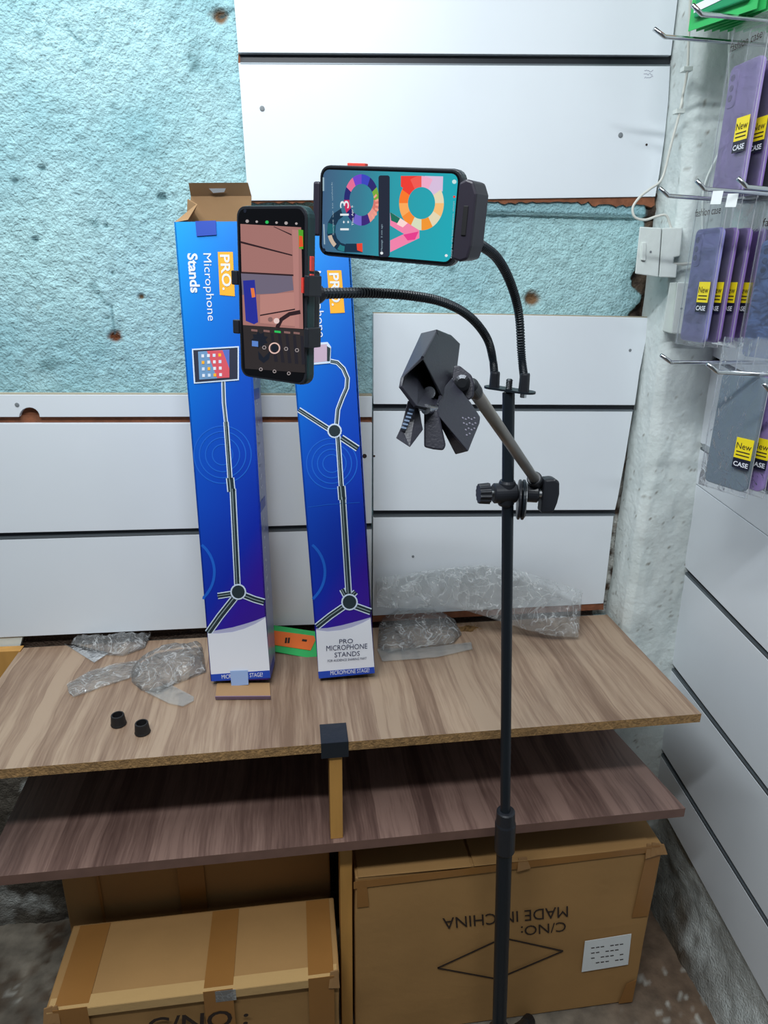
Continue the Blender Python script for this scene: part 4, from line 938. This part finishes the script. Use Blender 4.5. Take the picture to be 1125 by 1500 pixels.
wt = em('screen_white', (225, 232, 236))
text('clock', '1:13', f2, z2(228, 330), z2(228, 208), z2(192, 330), wt, scr2, .0032); text('date', 'Thu, Apr 6', f2, z2(250, 310), z2(247, 228), z2(240, 310), wt, scr2, .0032)
text('small_text', 'Swipe up to unlock', f2, z2(168, 350), z2(162, 130), z2(161, 350), em('screen_dim', (150, 176, 190)), scr2, .0032); text('small_text', 'Ready for the best moments, always', f2, z2(655, 445), z2(665, 210), z2(646, 445), em('screen_dim', (150, 176, 190)), scr2, .0032)
text('small_text', 'Message  5 min ago', f2, z2(368, 415), z2(368, 305), z2(360, 415), em('screen_dim', (150, 176, 190)), scr2, .0034)
for a, b, r, mm in ((363, 424, 6, wt), (662, 130, 9, em('pale_dot', (200, 226, 226))), (662, 192, 5, em('wp_236_60_50', (236, 60, 50))), (629, 434, 6, wt)):
    decal('screen_icon', f2, [z2(*p) for p in ring((a, b), r, n=10)[:-1]], mm, scr2, .0034, .0001)
for x in (352, 352): pass
decal('status_bar', f2, [z2(120, 112), z2(126, 112), z2(126, 168), z2(120, 168)], em('screen_dim', (150, 176, 190)), scr2, .003, .0001); decal('status_bar', f2, [z2(122, 305), z2(127, 305), z2(130, 388), z2(125, 388)], em('screen_dim', (150, 176, 190)), scr2, .003, .0001)
mesh('side_button', *fbox(f2, W2 * .19, W2 * .32, H2 - .0005, H2 + .0022, -.009, -.003), red_m, p2, bevel=.0004)
mesh('front_camera', *lathe(f2.px(*z2(125, 412), .003), f2.n, [(0, .0018), (.0002, .0018)], 14), mat('lens_dark', srgb(30, 34, 46), .1), p2)

# ================================================================ SMALL THINGS ON THE COUNTER
for a, b, l in ((174, 1061, 'small black rubber cap on the counter, the left one, farther from the edge'), (209, 1073, 'small black rubber cap on the counter, the right one, nearer the edge')):
    c = P(a, b, 2, .7505); t = thing('rubber_cap', l, 'cap', c, 'black rubber caps on the counter')
    mesh('cap_body', *lathe(c, (0, 0, 1), [(0, .0118), (.002, .0125), (.004, .0118), (.018, .0105), (.019, .0100), (.019, .0082), (.006, .0078)], 28), rubber_m, t, smooth=False)

bagm = film('crumpled_clear_film', (0.95, 0.97, 0.98, 1), .13, 1.0, .15); bagm2 = film('cloudy_film', (0.9, 0.94, 0.95, 1), .20, .6, .2)
def bag(t, name, pts, o, n, up, h, seed, m, step=.0065, amp=.008, fold=20):
    """crumpled film: outline on a plane, raised towards up with creases; a second sheet lies under it"""
    fr = Frame(o, Vector((1, 0, 0)), n.cross(Vector((1, 0, 0)))); 
    if fr.n.dot(n) < 0: fr = Frame(o, Vector((-1, 0, 0)), n.cross(Vector((1, 0, 0))))
    loc = [fr.loc(fr.px(*p))[:2] for p in pts]
    vs, fs, nb = fill(loc, step, .35)
    bd = [Vector(p) for p in loc]
    def edist(p):
        best = 9
        for i in range(len(bd)):
            a, b = bd[i], bd[(i + 1) % len(bd)]; ab = b - a; t_ = max(0, min(1, (p - a).dot(ab) / ab.length_squared)); best = min(best, (p - a - ab * t_).length)
        return best
    top = []; bot = []
    for v in vs:
        e = min(1, edist(v) / max(.03, h)); q = Vector((v.x * fold, v.y * fold, seed))
        r = 1 - abs(noise.noise(q)) * 2.2; r2 = 1 - abs(noise.noise(q * 2.7 + Vector((4, 1, seed)))) * 2
        r3 = 1 - abs(noise.noise(q * 5.5 + Vector((1, 7, seed)))) * 2
        hh = h * math.sqrt(e) * (.5 + .3 * r) + amp * (.3 + .7 * e) * r2 * .8 + amp * .35 * r3 + .002
        jx = noise.noise(q * 1.7) * amp * .8
        top.append(fr.w(v.x + jx * e, v.y + jx * e, max(hh, .0018))); bot.append(fr.w(v.x, v.y, .0012 + .15 * hh * e))
    mb = MB(); mb.add((top, [tuple(f) for f in fs])); mb.add((bot, [tuple(f) for f in fs])); return mb.build(name, m, t)
ZT = Vector((0, 0, .7505)); UP = Vector((0, 0, 1))
t = thing('plastic_bag', 'crumpled clear plastic bag with twisted tails on the left counter', 'bag', P(245, 985, 2, .75))
bag(t, 'bag_body', [(192, 986), (206, 972), (228, 958), (262, 952), (296, 948), (302, 985), (280, 994), (255, 1004), (232, 1018), (206, 1012), (193, 1000)], ZT, UP, 1, .034, 3, bagm)
bag(t, 'bag_tail', [(101, 1016), (98, 1004), (130, 985), (165, 975), (205, 968), (204, 990), (160, 1004), (108, 1022)], ZT, UP, 1, .008, 5, bagm, amp=.004)
bag(t, 'bag_tail', [(212, 1014), (246, 1002), (284, 1022), (284, 1028), (268, 1036), (248, 1032)], ZT, UP, 1, .003, 8, bagm2, amp=.002)
t = thing('plastic_bag', 'smaller clear plastic bag lying against the wall at far left', 'bag', P(160, 945, 2, .75))
bag(t, 'bag_body', [(104, 946), (112, 938), (150, 938), (212, 934), (222, 930), (212, 950), (180, 962), (150, 960), (120, 952)], ZT, UP, 1, .030, 13, bagm)
bag(t, 'bag_tail', [(94, 944), (112, 946), (160, 958), (138, 972)], ZT, UP, 1, .003, 15, bagm2, amp=.002)
nn = Vector((0, -.10, .10)).normalized(); nn = Vector((0, -.78, .62)).normalized()
t = thing('plastic_bag', 'long clear plastic bag leaning on the wall behind the stand pole', 'bag', P(740, 905, 2, .75))
pl0 = Vector((.3, -.105, .753))
bag(t, 'bag_body', [(552, 848), (600, 840), (660, 832), (705, 828), (752, 834), (798, 848), (852, 866), (846, 934), (806, 932), (760, 920), (716, 905), (676, 893), (640, 890), (600, 892), (552, 890)], pl0, nn, 1, .022, 23, bagm, .0075, .011, 15)
t = thing('plastic_bag', 'clear plastic bag in a heap beside the closed blue box', 'bag', P(610, 930, 2, .75))
bag(t, 'bag_body', [(556, 900), (600, 896), (640, 902), (668, 915), (676, 930), (664, 944), (620, 950), (570, 958), (553, 950)], ZT, UP, 1, .038, 33, bagm)
bag(t, 'bag_edge', [(552, 952), (620, 950), (690, 942), (692, 952), (640, 964), (560, 970)], ZT, UP, 1, .003, 35, bagm2, amp=.002)

# ================================================================ ELECTRICS ON THE PILLAR
jb = thing('junction_box', 'white painted junction box with a raised ridge beside the blue wall', 'switch box', P(965, 370, 1, -.07))
def pq(pts, y): return [P(a, b, 1, y) for a, b in pts]
mesh('housing', *loft(pq([(937, 332), (969, 334), (964, 406), (930, 401)], -.100), pq([(941, 334), (972, 336), (968, 400), (936, 396)], -.03)), plaswhite, jb, bevel=.0015)
mesh('housing', *loft(pq([(970, 334), (1000, 333), (996, 375), (987, 377), (986, 386), (992, 388), (990, 407), (965, 406)], -.097), pq([(972, 336), (1000, 337), (996, 375), (988, 377), (987, 386), (992, 388), (989, 402), (968, 400)], -.05)), plaswhite, jb, bevel=.0015)
mesh('ridge', *slab(pq([(941, 355), (947, 355), (946, 382), (940, 381)], -.104), (0, .005, 0)), plaswhite, jb, bevel=.001)
mesh('screw', *lathe(P(953, 369, 1, -.100), (0, -1, 0), [(0, .002), (.0006, .002)], 10), screw_m, jb)
mesh('cable_stub', *tube([P(986, 387, 1, -.085), P(1000, 387, 1, -.085), P(1020, 385, 1, -.085)], .0026, 8), cable_m, jb)
sb = thing('socket_box', 'white surface socket box below the junction box, half behind purple cases', 'switch box', P(990, 450, 1, -.07))
mesh('back_box', *loft(pq([(981, 414), (992, 413), (984, 489), (970, 485)], -.088), pq([(982, 416), (992, 415), (985, 486), (972, 483)], -.05)), plaswhite, sb, bevel=.0015)
mesh('cover', *loft(pq([(992, 413), (1040, 415), (1036, 490), (983, 489)], -.104), pq([(993, 415), (1040, 416), (1036, 486), (984, 486)], -.06)), plaswhite, sb, bevel=.002)
mesh('screw', *lathe(P(998, 452, 1, -.104), (0, -1, 0), [(0, .002), (.0006, .002)], 10), screw_m, sb)
cb_ = [P(1012, -20, 1, -.078), P(1009, 50, 1, -.080), P(1007, 101, 1, -.082), P(1001, 135, 1, -.078), P(996, 163, 1, -.080), P(983, 212, 1, -.074), P(970, 261, 1, -.07), P(952, 277, 1, -.075), P(937, 289, 1, -.08), P(927, 304, 1, -.08), P(930, 318, 1, -.082), P(945, 322, 1, -.084), P(962, 317, 1, -.086), P(976, 316, 1, -.088), P(983, 334, 1, -.088)]
tag(mesh('cable', *tube(smooth_path(cb_, 7), .0021, 10), cable_m), 'off-white cable running down the pillar and looping into the junction box', 'cable')
for q in (cb_[2], cb_[4]):
    pass
tag(mesh('cable', *tube(smooth_path([P(1069, -20, 1, -.078), P(1068, 60, 1, -.078), P(1067, 150, 1, -.078), P(1058, 210, 1, -.079), P(1035, 262, 1, -.08), P(1029, 300, 1, -.08), P(1030, 400, 1, -.078)], 7), .0017, 8), plaswhite), 'thin white painted wire on the right side of the pillar', 'cable')
for q, l in ((cb_[2], 'upper'), (cb_[4], 'lower')):
    tag(mesh('cable_clip', *slab([q + Vector((-.008, -.003, -.004)), q + Vector((.008, -.003, -.003)), q + Vector((.008, -.003, .004)), q + Vector((-.008, -.003, .003))], (0, .012, 0)), plaswhite, bevel=.001), l + ' white cable clip on the pillar cable', 'clip')

# ================================================================ HOOKS AND PACKS ON THE RIGHT WALL
def hook(tip, elb, tail, xt, label):
    """tip and elbow read in the photograph, standing at xt from the room's middle"""
    e = P(*elb, 0, xt + .012); tp = P(*tip, 0, xt); tp.y = e.y
    s = PN(*tip, e, Vector((0, 1, 0))); 
    r = Vector((0.835 - (e.z - 1) * .045 - .035, e.y, e.z))
    q = PN(*tail, e, Vector((0, 1, 0))); 
    sl = (q.z - e.z) / max(q.x - e.x, .01); r.z = e.z + sl * (r.x - e.x)
    t = thing('display_hook', label, 'hook', r, 'chrome display hooks on the right wall')
    mesh('hook_rod', *tube([s, e.lerp(s, .12), e, e.lerp(r, .06), r], .0030, 10), steel_m, t, smooth=True)
    mesh('back_plate', *slab([r + Vector((.0, -.012, -.012)), r + Vector((0, .012, -.012)), r + Vector((0, .012, .02)), r + Vector((0, -.012, .02))], (.004, 0, 0)), steel_m, t, bevel=.0006)
    return e, r
hook((958, 42), (974, 54), (1100, 64), .545, 'chrome hook on its own at the top beside the white panel corner')
hook((1014, 7), (1028, 21), (1125, 29), .565, 'chrome hook in front of the green packs')
hook((966, 275), (979, 287), (1050, 292), .56, 'leftmost chrome hook of the middle three, above the junction box')
hook((1020, 264), (1032, 277), (1125, 284), .575, 'middle chrome hook of the middle three, carrying the tagged cases')
hook((1081, 261), (1094, 274), (1125, 277), .60, 'rightmost chrome hook of the middle three, at the photo edge')
hook((968, 520), (983, 531), (1125, 531), .56, 'longer chrome hook of the lower pair, reaching over the pillar')
hook((1036, 533), (1051, 545), (1125, 549), .575, 'nearer chrome hook of the lower pair, above the grey case')
hook((1118, 562), (1127, 572), (1160, 574), .62, 'lowest chrome hook, only its tip in the photo')

pack_film = film('pack_film', (0.88, 0.92, 0.95, 1), .10, .3, .22)
yellow_m = mat('yellow_sticker', srgb(240, 216, 30), .4); navy_m = mat('navy_sticker', srgb(24, 26, 44), .4)
cases = {'lilac': mat('lilac_silicone', srgb(164, 144, 202), .5), 'violet': mat('violet_silicone', srgb(146, 114, 186), .5), 'blue': mat('steel_blue_silicone', srgb(94, 124, 182), .5),
         'periwinkle': mat('periwinkle_silicone', srgb(158, 154, 216), .5), 'grey': mat('slate_grey_silicone', srgb(98, 114, 126), .5), 'dark': mat('charcoal_silicone', srgb(44, 48, 58), .5), 'bluegrey': mat('blue_grey_silicone', srgb(96, 116, 134), .5)}
def pack(x, y, zc, yaw, colr, label, group, h=.168, wd=.072, ty=0.0, roll=0.0, sticker=True, full=True, sv=.26, hd=.05):
    n = Vector((-math.cos(yaw), -math.sin(yaw), 0)); u = Vector((math.sin(yaw), -math.cos(yaw), 0)); v = Vector((0, 0, 1))
    if roll: q = Matrix.Rotation(roll, 3, n); u = q @ u; v = q @ v
    fr = Frame(Vector((x, y, zc)), u, v)
    t = thing('phone_case_pack', label, 'phone case', group=group, M=fr.M)
    cs = mesh('case', *rr_slab(fr, -wd / 2, wd / 2, -h / 2, h / 2, .009, -.009, 0), cases[colr], t, bevel=.002)
    if full:
        m = cases[colr]; x0, x1, y0, y1 = -wd / 2 + .004, -wd / 2 + .024, h / 2 - .055, h / 2 - .006
        o = [fr.w(a, b, .0002) for a, b in rrect(x0, x1, y0, y1, .006)]; i = [fr.w(a, b, .0016) for a, b in rrect(x0 + .0012, x1 - .0012, y0 + .0012, y1 - .0012, .005)]
        mesh('camera_surround', *loft(o, i), m, cs)
        for k in range(3): mesh('lens_hole', *lathe(fr.w(x0 + .008, y1 - .010 - k * .013, .0012), fr.n, [(0, .0045), (.0008, .0045), (.0010, .0032)], 14), mat('lens_ring_' + colr, tuple(c * .55 for c in MATS[{'lilac': 'lilac_silicone', 'violet': 'violet_silicone', 'periwinkle': 'periwinkle_silicone', 'grey': 'slate_grey_silicone', 'blue': 'steel_blue_silicone', 'dark': 'charcoal_silicone', 'bluegrey': 'blue_grey_silicone'}[colr]].node_tree.nodes['Principled BSDF'].inputs['Base Color'].default_value[:3]) + (1,), .5), cs)
    # film sleeve, with the header above the case
    random.seed(int(x * 1000 + y * 100)); top = h / 2 + hd; N1, N2 = 7, 12; vs = []; fs = []
    for j in range(N2 + 1):
        for i in range(N1 + 1):
            a = (i / N1 - .5) * (wd + .012); b = -h / 2 - .007 + j / N2 * (top + h / 2 + .007)
            vs.append(fr.w(a, b, .0026 + random.uniform(0, .0011)))
    for j in range(N2):
        for i in range(N1): q = j * (N1 + 1) + i; fs.append((q, q + 1, q + N1 + 2, q + N1 + 1))
    mesh('film_sleeve', vs, fs, pack_film, t)
    mb = MB()
    for s in (-1, 1): mb.add(tube([fr.w(s * (wd / 2 + .006), -h / 2 - .006, 0), fr.w(s * (wd / 2 + .006), 0, .001), fr.w(s * (wd / 2 + .006), top, 0)], .0006, 5))
    mb.add(tube([fr.w(-wd / 2 - .006, -h / 2 - .006, 0), fr.w(wd / 2 + .006, -h / 2 - .006, 0)], .0006, 5)); mb.build('film_seam', film_seam, t)
    if sticker:
        sx0, sx1 = wd / 2 - .024, wd / 2 + .004; sy = -h / 2 + sv * h
        s_ = mesh('sticker', *slab([fr.w(sx0, sy, .0055), fr.w(sx1, sy, .0055), fr.w(sx1, sy + .030, .0055), fr.w(sx0, sy + .030, .0055)], fr.n * .0003), yellow_m, t)
        mesh('sticker_foot', *slab([fr.w(sx0, sy - .015, .0055), fr.w(sx1, sy - .015, .0055), fr.w(sx1, sy, .0055), fr.w(sx0, sy, .0055)], fr.n * .0003), navy_m, s_)
        text('lettering', 'New', fr, (sx0 + .002, sy + .014), (sx1 - .002, sy + .014), (sx0 + .002, sy + .023), ink_m, s_, .0062, 0, False)
        text('lettering', 'CASE', fr, (sx0 + .002, sy - .012), (sx1 - .002, sy - .012), (sx0 + .002, sy - .005), white_print, s_, .0062, .02, False)
        for kk in (.004, .009): mesh('small_print', *slab([fr.w(sx0 + .003, sy + kk, .006), fr.w(sx1 - .003, sy + kk, .006), fr.w(sx1 - .003, sy + kk + .0015, .006), fr.w(sx0 + .003, sy + kk + .0015, .006)], fr.n * .0002), ink_m, s_)
    if full:
        text('header_lettering', 'fashion case', fr, (-wd / 2, h / 2 + .018), (wd / 2, h / 2 + .018), (-wd / 2, h / 2 + .029), ink_m, t, .0055, .0, False)
    return fr
film_seam = film('film_seam', (.9, .9, .95, 1), .45, 0, .2)
tag_m = paper_m
g = 'phone cases on the middle hook'
names = ['front lilac-blue phone case of the middle hook, full back visible', 'violet phone case just behind the front one on the middle hook', 'violet phone case third from the front on the middle hook', 'violet phone case fourth from the front on the middle hook', 'violet phone case rearmost on the middle hook']
for i in range(5):
    pack(.640 + .0215 * i, -.224 - .001 * i, 1.446, .02, 'periwinkle' if i == 0 else 'violet', names[i], g, full=(i == 0), sv=.36, wd=.064)
pack(.708, -.308, 1.428, .3, 'blue', 'steel blue phone case at the right edge beside the middle hook', g, sticker=False)
g = 'phone cases on the upper hook'
for i, (cn, l) in enumerate((('lilac', 'large lilac phone case in front on the upper hook'), ('violet', 'violet phone case second on the upper hook'), ('dark', 'charcoal phone case third on the upper hook'), ('bluegrey', 'blue-grey phone case at the right edge of the upper hook'))):
    pack(.648 + .026 * i, -.238 - .001 * i, 1.660, .04, cn, l, g, full=(i == 0), sticker=i < 2, sv=.40, h=.172, wd=.066)
g = 'phone cases on the lower hook'
for i, (cn, l) in enumerate((('grey', 'slate grey phone case in front on the lower hook'), ('violet', 'violet phone case behind the grey one on the lower hook'), ('violet', 'last violet phone case on the lower hook at the photo edge'))):
    pack(.645 + .026 * i, -.362 - .001 * i, 1.243, .30, cn, l, g, full=False, sv=.30)
# price tags on the middle hook
for k, (a, b) in enumerate(((1051, 286), (1073, 290))):
    c = P(a, b, 0, .60 + k * .01); tag(mesh('price_tag', *slab([c + Vector((-.003, .007, .006)), c + Vector((.003, -.008, .005)), c + Vector((.002, -.008, -.012)), c + Vector((-.004, .007, -.011))], (-.0004, 0, 0)), paper_m), ['left', 'right'][k] + ' small white price tag hanging from the middle hook', 'price tag')

OR = ['first', 'second', 'third', 'fourth', 'fifth', 'sixth', 'seventh', 'eighth', 'ninth', 'tenth', 'eleventh', 'twelfth', 'thirteenth', 'last']
# green cards, hanging face on behind one another
for i in range(14):
    x = .600 + .0125 * i
    n = Vector((-.92, -.39, 0)).normalized(); u = Vector((.39, -.92, 0)).normalized(); zb = P(1008, 46, 0, .600).z + .0005 * i
    y0 = P(1008, 46, 0, .600).y
    fr = Frame(Vector((x, y0, zb)), u, Vector((0, 0, 1))); wd = .105
    t = thing('green_card_pack', 'foremost green card pack with an orange corner on the top hook' if i == 0 else 'deep green card pack with a white stripe, right part of the top hook' if i == 7 else OR[i] + ' green card pack from the front of the zigzag stack on the top hook', 'package', group='green card packs on the top hook', M=fr.M)
    mesh('card', *slab([fr.w(0, 0), fr.w(wd, 0), fr.w(wd, .16), fr.w(0, .16)], -fr.n * .0015), dgreen_m if i == 7 else green_m, t)
    mesh('blister', *slab([fr.w(.012, .012, .001), fr.w(wd - .01, .012, .001), fr.w(wd - .01, .15, .001), fr.w(.012, .15, .001)], fr.n * .007), green_m if i % 2 else dgreen_m, t, bevel=.002)
    if i in (0, 7): mesh('white_stripe', *slab([fr.w(.012, .018, .0085), fr.w(wd - .01, .026, .0085), fr.w(wd - .01, .036, .0085), fr.w(.012, .028, .0085)], fr.n * .0004), white_print, t)
    if i == 0: mesh('orange_corner', *slab([fr.w(.016, .045, .0085), fr.w(.075, .060, .0085), fr.w(.08, .15, .0085), fr.w(.016, .15, .0085)], fr.n * .0005), orange_card, t)
